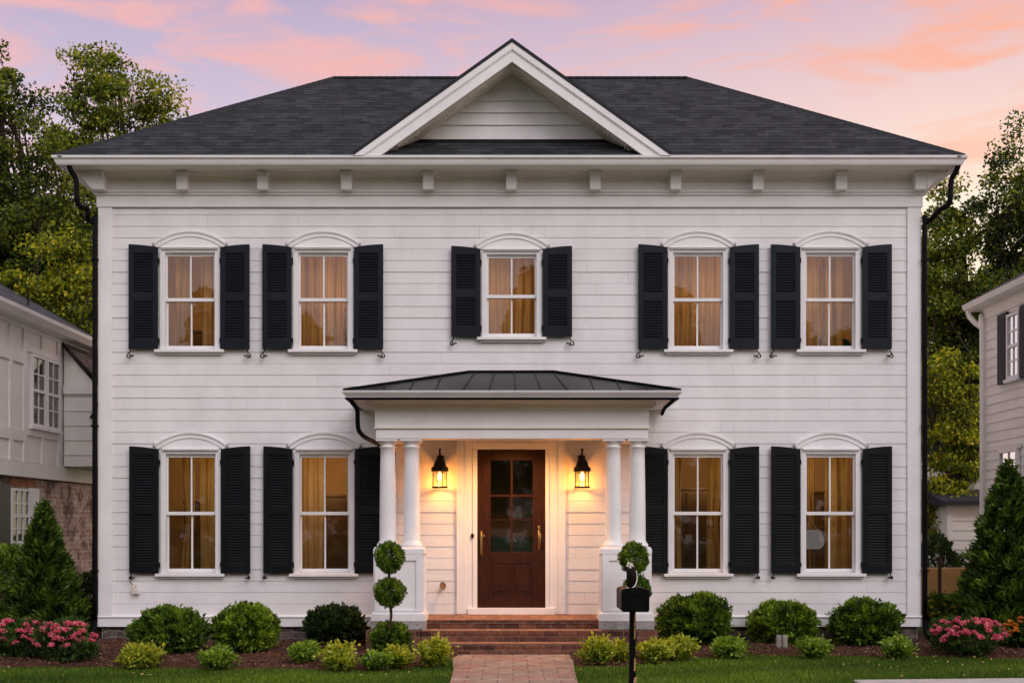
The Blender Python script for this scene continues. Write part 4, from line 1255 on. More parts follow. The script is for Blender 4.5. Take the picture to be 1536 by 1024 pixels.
MB().tube([(2.07, -1.46, 3.25), (1.95, -1.38, 3.14), (1.92, -1.3, 3.06)], .022, 8).build('gutter_stub', M['black'], house)

t = thing('added_fill_fixture', 'small round fill lamp added out of view in the porch ceiling', 'fill light', (0, -.70, 2.82))  # unseen lamp, added to spread warm light through the porch
MB().lathe([(.10, 0), (.105, .008)], 0, -.70, 24, 2.8265).build('trim_ring', M['iron'], t)
MB().lathe([(.075, 0), (.08, .004)], 0, -.70, 24, 2.8225).build('lens', M['bulb'], t)
l = bpy.data.lights.new('added_fill_spot', 'SPOT'); l.energy = 190; l.color = (1, .50, .16); l.spot_size = R(165); l.spot_blend = .8; l.shadow_soft_size = .12
o = bpy.data.objects.new('added_fill_spot', l); COL.objects.link(o); o.location = (0, -.70, 2.80); o.parent = t; o.matrix_parent_inverse = Matrix.Translation(-t.location)
# small fittings on the wall
t = thing('outdoor_tap', 'small brass outdoor tap on the porch clapboards beside the front door', 'tap', (fx(665), -.03, fz(877)))
xx, zz = fx(665), fz(877)
MB().tube([(xx, -.02, zz), (xx, -.10, zz)], .018, 10).build('spout', M['brass'], t)
m = MB()
for k in range(6):
    a = k * 1.047; m.tube([(xx, -.11, zz), (xx + .035 * math.cos(a), -.115, zz + .035 * math.sin(a))], .008, 6)
m.tube([(xx + .034 * math.cos(a * .5236), -.115, zz + .042 * math.sin(a * .5236)) for a in range(13)], .011, 8)
m.build('hand_wheel', M['brass'], t)
MB().tube([(xx + .005, -.09, zz), (xx + .012, -.12, zz - .035), (xx + .012, -.12, zz - .06)], .013, 8).build('nozzle', M['brass'], t)
xx, zz = fx(203), fz(885)
t = thing('floodlight', 'tiny white angled floodlight on the siding under the far left lower shutter', 'light fitting', (xx, -.03, zz))
MB().lathe([(.02, 0), (.028, .03)], xx, -.05, 12, zz + .05).build('mount', M['ghost'], t)
MB().prism([(xx - .015, zz + .075), (xx - .025, zz + .015), (xx - .02, zz - .045), (xx + .075, zz - .045), (xx + .06, zz - .01), (xx + .015, zz + .04)], 'y', -.10, -.035).build('head', M['ghost'], t, bevel=.006)
MB().tube(smooth_path([(xx - .02, -.05, zz + .08), (xx - .05, -.07, zz + .13), (xx + .0, -.07, zz + .17), (xx + .01, -.04, zz + .20)], 4), .005, 6).build('cable', M['iron'], t)

# wall lanterns
def lantern(px, label):
    x = fx(px); y = -.205; d = CAM_D + y
    Z = lambda py: dz(py, d)
    t = thing('wall_lantern', label, 'lantern', (x, -.03, Z(731)), 'lit lanterns beside the front door')
    zb, zt = Z(729.5), Z(707)
    r = .098
    def sq(prof, name, mt):
        m = MB(); n = 8; m.lathe(prof, x, y, n)
        return m.build(name, mt, t)
    MB().tube([(x + (r + .002) * math.cos(a * math.pi / 12), y + (r + .002) * math.sin(a * math.pi / 12), zb - .008) for a in range(25)], .013, 6).build('base_ring', M['iron'], t)
    MB().tube([(x - r, y, zb - .008), (x + r, y, zb - .008)], .006, 6).build('cross_bar', M['iron'], t)
    m = MB().lathe([(r + .014, zt), (r + .022, zt + .01), (r + .018, zt + .055), (.088, zt + .075), (.078, zt + .12), (.052, zt + .165), (.028, zt + .19), (.012, zt + .205)], x, y, 24)
    m.build('hood', M['iron'], t, smooth=True)
    MB().tube([(x, y, zt + .20), (x, y, zt + .30)], .012, 8).lathe([(.02, 0), (.025, .008), (.02, .018)], x, y, 12, zt + .295).build('finial', M['iron'], t)
    MB().tube(smooth_path([(x, y, zt + .21), (x, y + .05, zt + .26), (x, y + .13, zt + .235), (x, -.05, zt + .16)], 4), .011, 8).build('arm', M['iron'], t)
    MB().lathe([(.05, 0), (.05, .25)], x, -.045, 12, zt - .02).build('back_plate', M['iron'], t)
    bars = MB()
    for k in range(8):
        a = math.pi / 8 + k * math.pi / 4
        if k % 2 == 0:
            px_, py_ = x + r * math.cos(a) , y + r * math.sin(a)
            bars.tube([(px_, py_, zb - .005), (px_, py_, zt + .01)], .0075, 6)
    bars.build('cage', M['iron'], t)
    g = MB(); n = 16
    for k in range(n):
        a, b = 2 * math.pi * k / n, 2 * math.pi * (k + 1) / n; rr = .082
        g.poly([(x + rr * math.cos(a), y + rr * math.sin(a), zb), (x + rr * math.cos(b), y + rr * math.sin(b), zb), (x + rr * math.cos(b), y + rr * math.sin(b), zt), (x + rr * math.cos(a), y + rr * math.sin(a), zt)])
    g.build('glass_cylinder', M['lampglass'], t, smooth=True)
    MB().lathe([(.010, 0), (.030, .03), (.034, .07), (.024, .11), (.010, .13)], x, y, 14, zb + .07).build('bulb', M['bulb'], t, smooth=True)
    l = area_free_light('lantern_light', (x, y, zb + .035), 11.0, (1, .36, .06), .03)
    l.parent = t; l.matrix_parent_inverse = Matrix.Translation(-t.location)
lantern(661, 'lit black lantern on the clapboards left of the front door')
lantern(872, 'lit black lantern on the clapboards right of the front door')

# ------------------------------------------------------------------ ground
def ground_pt(px, py, z=0.0):
    d = FPX * (EYE - z) / (py - 790); return ((px - 768) * d / FPX, d - CAM_D)
m = MB(); m.poly([(-150, -120, -.02), (150, -120, -.02), (150, 260, -.02), (-150, 260, -.02)]); tag(m.build('ground', M['soil']), kind='structure')

# bed outline (front edge), left and right of the walk
LE = [(-30, 1001), (0, 1002), (150, 1002), (330, 1003), (480, 1006), (560, 1007), (620, 1002), (668, 995), (686, 986)]
RE = [(858, 992), (868, 1002), (930, 1000), (1000, 995), (1060, 987), (1120, 984), (1250, 984), (1400, 986), (1536, 989), (1600, 990)]
LEg = [ground_pt(*p) for p in LE]; REg = [ground_pt(*p) for p in RE]
def bed(edge, xa, xb, seed, label):
    """mounded mulch sheet from the lawn edge back to the foundation"""
    m = MB(); rng = random.Random(seed); nx, ny = 150, 22
    xs = [p[0] for p in edge]; ys = [p[1] for p in edge]
    for i in range(nx + 1):
        x = xa + (xb - xa) * i / nx
        yf = float(np.interp(x, xs, ys))
        for j in range(ny + 1):
            t = j / ny; y = yf + (1.3 - yf) * t ** 1.3
            z = .045 * min(1, t * 9) + .02 * math.sin(x * 3.1 + y * 2) * min(1, t * 6) + rng.uniform(-.008, .008) * min(1, t * 8) - (.018 if j == 0 else 0)
            m.v.append((x, y, z))
    for i in range(nx):
        for j in range(ny):
            a = i * (ny + 1) + j; m.f.append((a, a + ny + 1, a + ny + 2, a + 1)); m.uv.append([(0, 0)] * 4)
    o = m.build('mulch_bed', M['mulch'], smooth=True); tag(o, kind='structure')
bed([(-9, LEg[0][1])] + LEg, -9.0, LEg[-1][0], 1, '')
bed(REg + [(9, REg[-1][1])], REg[0][0], 9.0, 2, '')
# loose chips of bark
rng = np.random.default_rng(5)
n = 26000
cx_ = rng.uniform(-7.6, 7.6, n)
yfl = np.where(cx_ < 0, np.interp(cx_, [p[0] for p in LEg], [p[1] for p in LEg]), np.interp(cx_, [p[0] for p in REg], [p[1] for p in REg]))
cy_ = yfl + (rng.random(n) ** 1.2) * (.1 - yfl)
ok = (cx_ < LEg[-1][0] - .0) | (cx_ > REg[0][0] + .0)
cx_, cy_ = cx_[ok], cy_[ok]
k = len(cx_)
C = np.stack([cx_, cy_, .05 + .02 * np.sin(cx_ * 3.1 + cy_ * 2) + rng.random(k) * .018], 1)
D = rng.normal(size=(k, 3)) * np.array([1, 1, .25])
tag(leaf_mesh('mulch_chips', C, D, rng.uniform(.02, .06, k), .016, M['chip'], None, None, rng, .1), 'loose brown bark chips over the planting beds', 'mulch', kind='stuff')

# fallen leaves
k = 420
lx = rng.uniform(-7, 7, k); ly = rng.uniform(-4.2, -.3, k)
okl = (lx < LEg[-1][0]) | (lx > REg[0][0]) | (rng.random(k) < .12)
lx, ly = lx[okl], ly[okl]; k = len(lx)
tag(leaf_mesh('fallen_leaves', np.stack([lx, ly, np.full(k, .062)], 1), rng.normal(size=(k, 3)) * np.array([1, 1, .15]), rng.uniform(.02, .05, k), .022, M['litter'], None, None, rng, .15), 'scattered tan and yellow fallen leaves on lawn and mulch', 'leaves', kind='stuff')
# walkway of pavers
m = MB()
wl = [(-.93, -1.60), (-.80, -1.75), (-.72, -2.2), (-.66, -3.2), (-.64, -4.3), (-.64, -9)]
wr = [(.94, -1.60), (.82, -1.75), (.74, -2.2), (.70, -3.2), (.68, -4.3), (.68, -9)]
for i in range(len(wl) - 1):
    pts = [(wl[i + 1][0], wl[i + 1][1], .022), (wr[i + 1][0], wr[i + 1][1], .022), (wr[i][0], wr[i][1], .022), (wl[i][0], wl[i][1], .022)]
    m.poly(pts, [(p[0] + .3, p[1]) for p in pts])
    for a, b in ((wl[i], wl[i + 1]), (wr[i + 1], wr[i])):
        m.poly([(a[0], a[1], -.02), (b[0], b[1], -.02), (b[0], b[1], .022), (a[0], a[1], .022)])
tag(m.build('walkway', M['paver']), kind='structure')
m = MB(); m.prism([(3.55, -4.27), (3.55, -9), (16, -9), (16, -3.25)], 'z', -.02, .035)
tag(m.build('sidewalk', M['conc'], bevel=.01), kind='structure')

# lawn blades
n = 190000
gx_ = rng.uniform(-7.2, 7.2, n); gy_ = -5.2 + rng.random(n) * 3.9
yfl = np.where(gx_ < 0, np.interp(gx_, [p[0] for p in LEg], [p[1] for p in LEg]), np.interp(gx_, [p[0] for p in REg], [p[1] for p in REg]))
wlx = np.interp(-gy_, [-p[1] for p in wl], [p[0] for p in wl]); wrx = np.interp(-gy_, [-p[1] for p in wr], [p[0] for p in wr])
edge_n = .025 * np.sin(gx_ * 9) + .02 * np.sin(gx_ * 23 + 1) + .035 * rng.normal(size=n)
ok = (gy_ < yfl + edge_n) & ((gx_ < wlx - .0) | (gx_ > wrx + .0)) & ~((gx_ > 3.55) & (gy_ < -4.27 + (gx_ - 3.55) * .082))
gx_, gy_ = gx_[ok], gy_[ok]; k = len(gx_)
hh = rng.uniform(.03, .065, k) * (1 + .25 * np.sin(gx_ * 2.3 + 1) * np.sin(gy_ * 3.1))
D = np.stack([rng.normal(0, .32, k), rng.normal(0, .32, k), np.ones(k)], 1)
C = np.stack([gx_, gy_, -.02 + hh * .5], 1)
rn = np.clip(.46 + .26 * np.sin(gx_ * 1.3 + 2 * np.sin(gy_)) * np.sin(gy_ * 2.2 + 1) + rng.normal(0, .18, k), 0, 1)
tag(leaf_mesh('lawn_grass', C, D, hh, .009, M['grass'], None, rn, rng, .1), 'short mown green lawn in front of the planting beds', 'grass', kind='stuff')

# ------------------------------------------------------------------ planting
def at(px, py_foot, z=.04):
    x, y = ground_pt(px, py_foot, z); return x, y
def px_bush(px0, px1, py_top, py_foot, **k):
    x, y = at((px0 + px1) / 2, py_foot); 
    w_ = (px1 - px0) * (CAM_D + y) / FPX
    y += w_ * .32                                   # the foot seen in the photo is the front of the shrub
    d = CAM_D + y; w_ = (px1 - px0) * d / FPX; x = ((px0 + px1) / 2 - 768) * d / FPX
    if y > -w_ * .42 - .04 and abs(x) < 6:          # keep it clear of the wall
        y = -w_ * .42 - .04; d = CAM_D + y; w_ = (px1 - px0) * d / FPX; x = ((px0 + px1) / 2 - 768) * d / FPX
    h_ = dz(py_top, d) - .03
    return x, y, w_, h_
BX = [(201, 310, 908, 984, 'box_mid', 'large round mid-green boxwood at the left end of the foundation bed', 8500),
      (323, 416, 904, 979, 'box_bright', 'bright green clipped boxwood below the gap between the two left windows', 8000),
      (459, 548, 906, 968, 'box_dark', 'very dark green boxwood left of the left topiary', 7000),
      (990, 1097, 891, 964, 'box_mid', 'wide boxwood just right of the right porch pedestal', 8500),
      (1125, 1224, 891, 957, 'box_bright', 'bright boxwood with a pale stake pair below its front', 8000),
      (1246, 1346, 896, 970, 'box_mid', 'round boxwood nearest the right corner of the house', 8000)]
for i, (a, b, t_, f_, mt, lb, n_) in enumerate(BX):
    x, y, w_, h_ = px_bush(a, b, t_, f_)
    zz = .02
    if i == 4: zz = dz(957, CAM_D + y); h_ = dz(891, CAM_D + y) - zz
    bush('boxwood_bush', lb, 'bush', x, y, w_, h_, M[mt], n_, .075, 40 + i * 7, 'clipped round bushes along the foundation')
# stakes in front of the fifth bush
for px, lb in ((1168, 'left of two short pale wooden stakes under the bright right-hand boxwood'), (1177, 'right of two short pale wooden stakes under the bright right-hand boxwood')):
    x, y = at(px, 974); d = CAM_D + y
    tag(MB().lathe([(.036, -.05), (.036, .2), (.030, .232)], x, y, 10).build('wooden_stake', M['post'], None), lb, 'stake', 'short stakes in the mulch')

# topiaries
def topiary(px, balls, foot, base, label, seed, y_off=0.0):
    x, y = at(px, foot); y += y_off; d = CAM_D + y; x = (px - 768) * d / FPX
    root = thing('topiary_tree', label, 'topiary', (x, y, .04), 'double-ball topiaries beside the porch steps')
    rng = np.random.default_rng(seed)
    for (bx, bt, bb, bw) in balls:
        r = bw / 2 * d / FPX; zc = (dz(bt, d) + dz(bb, d)) / 2; rz = (dz(bt, d) - dz(bb, d)) / 2; bxx = (bx - 768) * d / FPX
        n = 3600
        u = unit(rng.normal(size=(n, 3))); rad = (1 - .35 * rng.random(n) ** 1.5) * (1 + .07 * noise3(u, 5, seed) + .10 * np.clip(noise3(u, 15, seed + 9), -.7, 1))
        P = np.stack([bxx + u[:, 0] * rad * r, y + u[:, 1] * rad * r, zc + u[:, 2] * rad * rz], 1)
        D = u + rng.normal(size=(n, 3)) * .5 + np.array([0, 0, .3])
        rn = np.clip(.42 + .25 * noise3(u, 8, seed + 2) + rng.normal(0, .14, n), 0, 1)
        leaf_mesh('leaf_ball', P, D, .038 * rng.uniform(.7, 1.3, n), .016, M['box_mid'], root, rn, rng)
    m = MB(); r = random.Random(seed)
    pts = [(x, y, .0)] + [(x + r.uniform(-.015, .015), y + r.uniform(-.01, .01), .04 + k * .17) for k in range(1, 8)]
    zt = (dz(balls[0][1], d) + dz(balls[0][2], d)) / 2
    pts = [p for p in pts if p[2] < zt] + [((balls[0][0] - 768) * d / FPX, y, zt)]
    m.tube(smooth_path(pts, 4), .017, 8); m.build('stem', M['stem'], root, smooth=True)
topiary(585.5, [(584.5, 812, 859, 43), (584.5, 866, 910, 46)], 985, None, 'double-ball topiary standing in front of the left porch pedestal', 71)
topiary(953, [(951, 813, 861, 43), (955, 862, 908, 43)], 982, None, 'double-ball topiary in front of the right porch pedestal, behind the mailbox', 77)
x, y, w_, h_ = px_bush(555, 616, 931, 985)
bush('boxwood_bush', 'small rough boxwood skirting the foot of the left topiary', 'bush', x, y + .02, w_, h_, M['box_mid'], 4500, .05, 91, 'clipped round bushes along the foundation')
x, y, w_, h_ = px_bush(915, 985, 938, 975)
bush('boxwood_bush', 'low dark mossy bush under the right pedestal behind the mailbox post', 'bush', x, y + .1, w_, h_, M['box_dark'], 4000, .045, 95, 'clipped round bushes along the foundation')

LOW = [(179, 244, 966, 1001, 'low', 'yellow-green low plant in front of the large left boxwood', 2), (299, 358, 968, 1002, 'low_green', 'low green plant by the lawn before the bright left boxwood', 2),
       (428, 484, 962, 994, 'low_green', 'flat green low plant before the dark boxwood', 1), (474, 543, 964, 1004, 'low', 'spiky yellow-green low plant right of the flat green one', 5),
       (545, 588, 976, 1003, 'low_green', 'small low plant with white dots at the foot of the left topiary', 6), (572, 618, 966, 1000, 'low', 'yellow-tipped low plant right below the left topiary', 2),
       (622, 675, 953, 999, 'low', 'tall yellow low plant beside the left edge of the brick steps', 6),
       (866, 925, 950, 996, 'low', 'yellow low plant left of the mailbox post', 8), (915, 950, 960, 993, 'low', 'narrow yellow low plant directly behind the mailbox post', 3),
       (953, 1012, 956, 994, 'low', 'yellow low plant just right of the mailbox post', 4), (985, 1047, 953, 990, 'low', 'golden spreading low plant in front of the wide right boxwood', 3),
       (1066, 1124, 954, 985, 'low_green', 'lone low green plant between the mailbox group and the stakes', 2), (1196, 1250, 957, 986, 'low_green', 'low green plant with white dots right of the stakes', 6),
       (1321, 1369, 955, 987, 'low_green', 'small low green plant near the right house corner', 1)]
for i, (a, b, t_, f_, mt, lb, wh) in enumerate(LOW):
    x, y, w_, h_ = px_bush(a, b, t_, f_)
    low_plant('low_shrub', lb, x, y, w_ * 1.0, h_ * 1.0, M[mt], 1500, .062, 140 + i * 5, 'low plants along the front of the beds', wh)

FL = [(-8, 76, 928, 990, 'pink flowering bush at the left edge of the picture', 'pink', 26), (58, 139, 932, 994, 'pink flowering bush beside the far left one, nearer the house', 'pink', 30),
      (1396, 1502, 926, 984, 'broad pink flowering bush right of the house corner', 'pink', 34), (1500, 1560, 926, 972, 'orange flowering bush at the right edge of the picture', 'orange', 26)]
for i, (a, b, t_, f_, lb, pt, nb) in enumerate(FL):
    x, y, w_, h_ = px_bush(a, b, t_, f_)
    flower_bush('flowering_bush', lb, x, y, w_, h_, 200 + i * 9, M[pt], int(nb * 1.5), .045 if pt == 'pink' else .032, M['flowerleaf'], 'flowering bushes at both ends of the bed')
x, y = at(1412, 952); 
flower_bush('flowering_bush', 'yellow-green flowering bush behind the broad pink one by the downspout', dx(1415, 18.2), 1.2, .55, .62, 260, M['yellow'], 26, .03, M['low_green'], 'flowering bushes at both ends of the bed')
flower_bush('flowering_bush', 'yellow flowering bush at the foot of the right evergreen', dx(1455, 18.6), 1.6, .5, .60, 268, M['yellow'], 24, .03, M['low'], 'flowering bushes at both ends of the bed')

conifer('arborvitae', 'dark conical evergreen left of the house above the pink bushes', dx(66, 17.0), 0.0, dz(748, 17.0), 1.28, 301)
conifer('arborvitae', 'tall conical evergreen in front of the right neighbour house', dx(1513, 16.9), -.1, dz(688, 16.9), 1.5, 307, 13000, .80)
bush('loose_shrub', 'loose light-green shrub at the left edge before the brick wall', 'bush', dx(8, 17.6), .6, 1.1, dz(815, 17.6), M['low_green'], 5000, .08, 311, None, 0, lump=.25)
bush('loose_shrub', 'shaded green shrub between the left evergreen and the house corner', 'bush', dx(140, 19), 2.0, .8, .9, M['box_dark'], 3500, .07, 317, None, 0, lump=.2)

# ------------------------------------------------------------------ mailbox
d = 8.95; mx, my = dx(949.5, d), d - CAM_D
t = thing('mailbox', 'black mailbox on a worn black post at the lawn edge, white cord on top', 'mailbox', (mx, my, 0))
zb, zt = dz(914.5, d), dz(881, d)
m = MB()
hw_ = .099
prof = [(mx - hw_ + .012, zb), (mx + hw_ - .012, zb), (mx + hw_ - .003, zb + .006), (mx + hw_, zb + .02), (mx + hw_, zt - .02), (mx + hw_ - .008, zt - .006), (mx + hw_ - .03, zt), (mx + .03, zt + .008), (mx - .03, zt + .008), (mx - hw_ + .03, zt), (mx - hw_ + .008, zt - .006), (mx - hw_, zt - .02), (mx - hw_, zb + .02), (mx - hw_ + .003, zb + .006)]
m.prism(prof, 'y', my - .16, my + .26)
box = m.build('box', M['black'], t, bevel=.004)
m = MB(); m.prism([(mx + (p[0] - mx) * 1.02, zb + (p[1] - zb) * 1.02 - .001) for p in prof], 'y', my - .172, my - .161); dr = m.build('door', M['black'], box, bevel=.003)
MB().tube([(mx - .02, my - .173, zt - .035), (mx - .02, my - .19, zt - .035), (mx + .02, my - .19, zt - .035), (mx + .02, my - .173, zt - .035)], .004, 6).build('latch', M['black'], dr)
m = MB(); m.prism([(mx - .040, -.1), (mx + .026, -.1), (mx + .012, zb - .001), (mx - .024, zb - .001)], 'y', my - .035, my + .035); m.build('post', M['black'], t, bevel=.004)
m = MB()
for (z, h, w_) in ((zb - .05, .035, .007), (zb - .10, .03, .009), (zb - .16, .05, .008), (dz(995, d), .05, .010), (dz(1018, d), .02, .02)):
    m.prism([(mx + .006 - w_ * .3, z - h), (mx + .006 + w_ * .8, z - h * .9), (mx + .006 + w_, z + h * .8), (mx + .006, z + h)], 'y', my - .0385, my - .0345)
m.build('paint_chips', M['tan'], t)
m = MB()
for k, (ox, oz) in enumerate(((-.030, .155), (-.016, .18), (-.002, .172), (.012, .165), (.024, .13))):
    m.tube(smooth_path([(mx - .008 + ox * .8, my, zt), (mx - .008 + ox * 1.0, my - .01, zt + oz * .5), (mx - .006 + ox * .9, my, zt + oz)], 4), [.012] * 8 + [.005], 7)
m.build('bundled_finial', M['iron'], t, smooth=True)
m = MB()
for ox, oz in ((-.024, .185), (-.004, .175)):
    m.tube([(mx - .01 + ox - .008, my - .012, zt + oz - .03), (mx - .01 + ox, my - .012, zt + oz + .008)], [.010, .003], 8); m.tube([(mx - .01 + ox, my - .012, zt + oz), (mx + .006 + ox, my - .012, zt + oz - .022)], [.006, .004], 6)
m.build('white_tips', M['ghost'], t)
MB().tube(smooth_path([(mx - .065, my - .15, zt + .006), (mx - .02, my - .10, zt + .004), (mx + .012, my - .05, zt + .022), (mx + .028, my - .02, zt + .07), (mx + .022, my - .01, zt + .125)], 5), .0042, 6).build('cord', M['ghost'], t, smooth=True)

# ------------------------------------------------------------------ left neighbour
NX = -8.0
nb = thing('neighbour_house', 'white panelled house over weathered brick on the left, dark sloping roof', 'house', (NX, 5, 0))
Y0, Y1 = -2.0, 12.0
m = MB(); m.box(NX - .3, NX - .06, Y0, Y1, -.1, 2.42); m.build('brick_wall', M['nbrick'], nb)
MB().box(-13, NX - .301, Y0, Y0 + .2, -.1, 2.42).build('brick_wall', M['nbrick_front'], nb)
m = MB(); m.box(NX - .3, NX, Y0 - .01, Y1, 2.70, 5.0); m.box(-13, NX - .301, Y0 - .01, Y0 + .2, 2.70, 5.0); m.build('panelled_wall', M['nwhite'], nb)
m = MB(); m.box(NX - .32, NX + .035, Y0 - .04, Y1, 2.44, 2.69); m.build('band_board', M['nwhite'], nb)
def yat(px): return -NX * FPX / (768 - px) - CAM_D
# battens
m = MB()
for px in (-30, 15, 36, 62 + 25, 118): 
    y = yat(px); m.box(NX - .0, NX + .03, y - .07, y + .07, 2.691, 4.86)
for (pa, pb) in ((-30, 15), (15, 36)):
    ya, yb_ = yat(pa) + .07, yat(pb) - .07
    m.box(NX, NX + .028, ya, yb_, 4.28, 4.42); m.box(NX, NX + .028, ya, yb_, 3.02, 3.20)
ya, yb_ = yat(36) + .07, yat(87) - .07
m.box(NX, NX + .028, ya, yb_, 4.52, 4.62); m.box(NX, NX + .028, ya, yb_, 3.13, 3.25); m.box(NX, NX + .027, (ya + yb_) / 2 - .05, (ya + yb_) / 2 + .05, 2.692, 3.129); m.box(NX, NX + .027, (ya + yb_) / 2 - .05, (ya + yb_) / 2 + .05, 4.621, 4.86)
m.box(NX, NX + .03, yat(-40), yat(145), 4.861, 5.0)
m.build('battens', M['nwhite'], nb, bevel=.004)
def side_window(par, X, ya, yb_, z0, z1, name, cols=2, rows=4, s=1, gl='glass'):
    """window in a wall facing +x (s=1) or -x (s=-1)"""
    f = MB()
    t = .045
    def bx(a, b, c, d, o): f.box(X, X + s * o, a, b, c, d)
    bx(ya, ya + t, z0, z1, .06); bx(yb_ - t, yb_, z0, z1, .06); bx(ya + t, yb_ - t, z1 - t, z1, .058); bx(ya + t, yb_ - t, z0, z0 + t, .058)
    zm_ = (z0 + z1) / 2; bx(ya + t, yb_ - t, zm_ - .025, zm_ + .025, .055)
    w = f.build(name, M['trim'], par)
    f = MB()
    for c in range(1, cols):
        y = ya + t + (yb_ - ya - 2 * t) * c / cols; bx(y - .012, y + .012, z0 + t, z1 - t, .045)
    for r_ in range(1, rows):
        if r_ * 2 == rows: continue
        z = z0 + t + (z1 - z0 - 2 * t) * r_ / rows; bx(ya + t, yb_ - t, z - .012, z + .012, .044)
    f.build('glazing_bars', M['trim'], w)
    g = MB(); g.poly([(X + s * .03, ya + t, z0 + t), (X + s * .03, yb_ - t, z0 + t), (X + s * .03, yb_ - t, z1 - t), (X + s * .03, ya + t, z1 - t)]); g.build('pane', M['glass'], w)
    g = MB(); g.box(X + s * .002, X + s * .012, ya + t, yb_ - t, z0 + t, z1 - t); g.build('blind', M['sheer'], w)
    MB().box(X + s * .0, X + s * .09, ya - .04, yb_ + .04, z0 - .05, z0 - .001).build('sill', M['trim'], w)
    return w
ym_ = (yat(44) + yat(86)) / 2
side_window(nb, NX + .001, yat(44), ym_ - .03, 3.30, 4.50, 'window'); side_window(nb, NX + .001, ym_ + .03, yat(86), 3.30, 4.50, 'window')
side_window(nb, NX - .058, yat(18), yat(46), 1.35, 2.25, 'window', 3, 4)
m = MB(); m.box(NX - .059, NX + .012, yat(47), yat(58), 1.2, 2.27); m.build('window_trim', M['trim'], nb)
m = MB(); m.box(NX - .059, NX - .04, yat(20), yat(58), 2.28, 2.435); m.build('brick_lintel', M['orangebrick'], nb)
m = MB(); m.box(NX - .059, NX + .0, yat(-20), yat(16), .6, 2.3); m.build('shutter', M['shutter_low'], nb)
# roof and gutter
NZ = 4.93
m = MB(); ex, ez = NX + .30, NZ + .12; rx_, rz_ = -10.55, 6.66
L_ = math.hypot(ex - rx_, rz_ - ez)
m.poly([(ex, Y0 - .4, ez), (ex, Y1, ez), (rx_, Y1, rz_), (rx_, Y0 - .4, rz_)], [(Y0, 0), (Y1, 0), (Y1, L_), (Y0, L_)])
m.poly([(rx_, Y0 - .4, rz_), (rx_, Y1, rz_), (-13.4, Y1, ez), (-13.4, Y0 - .4, ez)], [(Y0, 0), (Y1, 0), (Y1, L_), (Y0, L_)])
m.poly([(ex, Y0 - .4, ez - .04), (rx_, Y0 - .4, rz_ - .04), (rx_, Y0 - .4, rz_), (ex, Y0 - .4, ez)])
m.poly([(ex, Y0 - .4, ez - .04), (ex, Y1, ez - .04), (ex, Y1, ez), (ex, Y0 - .4, ez)])
nr = m.build('roof', M['nshingle'], nb)
m = MB(); m.poly([(ex, Y1 - .1, ez - .05), (rx_, Y1 - .1, rz_ - .05), (-13.4, Y1 - .1, ez - .05)]); m.build('gable_end', M['nwhite'], nb); m = MB(); m.poly([(ex - .4, Y0 + .1, ez - .05), (rx_, Y0 + .1, rz_ - .1), (-13, Y0 + .1, ez - .05)]); m.build('gable_end', M['nwhite'], nb)
m = MB(); m.prism([(NX + .02, NZ + .0), (NX + .26, NZ + .0), (NX + .33, NZ + .09), (NX + .34, NZ + .15), (NX + .28, NZ + .15), (NX + .27, NZ + .03), (NX + .02, NZ + .03)], 'y', Y0 - .38, Y1); m.build('gutter', M['nwhite'], nb, bevel=.004)
for px, z in ((12, 5.6), (89, 5.6)):
    y = yat(px) ; MB().tube([(NX - .55, y, 5.25 + .25), (NX - .55, y, 5.85)], .015, 6).build('vent_pipe', M['black'], nb) if px > 50 else None
# side bay with a shingled lean-to roof
yb0 = yat(92)
bx1 = NX + .75
m = MB(); m.box(NX + .031, bx1 - .08, yb0 + .05, Y1 - 3, 2.70, 4.05); m.build('bay_wall', M['nwhite'], nb)
m = MB(); m.prism([(NX + .031, 4.051), (bx1 - .08, 4.051), (NX + .031, 4.80)], 'y', yb0 + .05, yb0 + .1)
m.box(NX + .032, bx1, yb0 - .0, yb0 + .045, 3.98, 4.13); m.build('bay_gable', M['nwhite'], nb)
m = MB()
m.poly([(bx1 + .05, yb0 - .05, 4.10), (bx1 + .05, Y1 - 3, 4.10), (NX + .031, Y1 - 3, 4.90), (NX + .031, yb0 - .05, 4.90)], [(0, 0), (5, 0), (5, 1), (0, 1)])
m.poly([(bx1 + .05, yb0 - .05, 4.05), (bx1 + .05, yb0 - .05, 4.10), (NX + .031, yb0 - .05, 4.90), (NX + .031, yb0 - .05, 4.84)])
m.build('bay_roof', M['brownshingle'], nb)
m = MB()
for k in range(5): m.box(NX + .05, NX + .60, yb0 + .03, yb0 + .049, 2.9 + k * .26, 2.905 + k * .26)
m.build('board_joints', M['nwhite'], nb)
MB().tube([(NX + .52, yb0, 3.55), (bx1 + .02, yb0 - .05, 3.98)], .022, 6).build('roof_strut', M['black'], nb)

# ------------------------------------------------------------------ right neighbour
RX = 8.0
rb = thing('neighbour_house', 'white clapboard house on the right with pale gutter and dark shutters', 'house', (RX, 3, 0))
def yr(px): return RX * FPX / (px - 768) - CAM_D
ry1 = yr(1476)                      # far corner
ry0 = -2.5
m = MB(); n = 34
for i in range(n):
    a = .1 + i * .155; b = a + .155
    m.prism([(RX, a), (RX + .016, b), (RX + .15, b), (RX + .15, a)], 'y', ry0, ry1 - .1)
m.box(RX + .151, 14, ry1 - .25, ry1 - .1, .1, 5.3); m.box(RX + .151, 14, ry0, ry0 + .15, .1, 5.3)
m.build('clapboard_siding', M['nwhite'], rb)
MB().box(RX - .02, RX + .12, ry1 - .0995, ry1, .1, 5.3).build('corner_board', M['nwhite'], rb)
m = MB(); m.box(RX - .17, 14, ry0 - .5, ry1 + .24, 5.30, 5.33); m.build('soffit', M['nwhite'], rb)
m = MB(); m.box(RX - .021, RX + .1, ry0, ry1 - .0, 5.12, 5.299); m.build('frieze_board', M['nwhite'], rb)
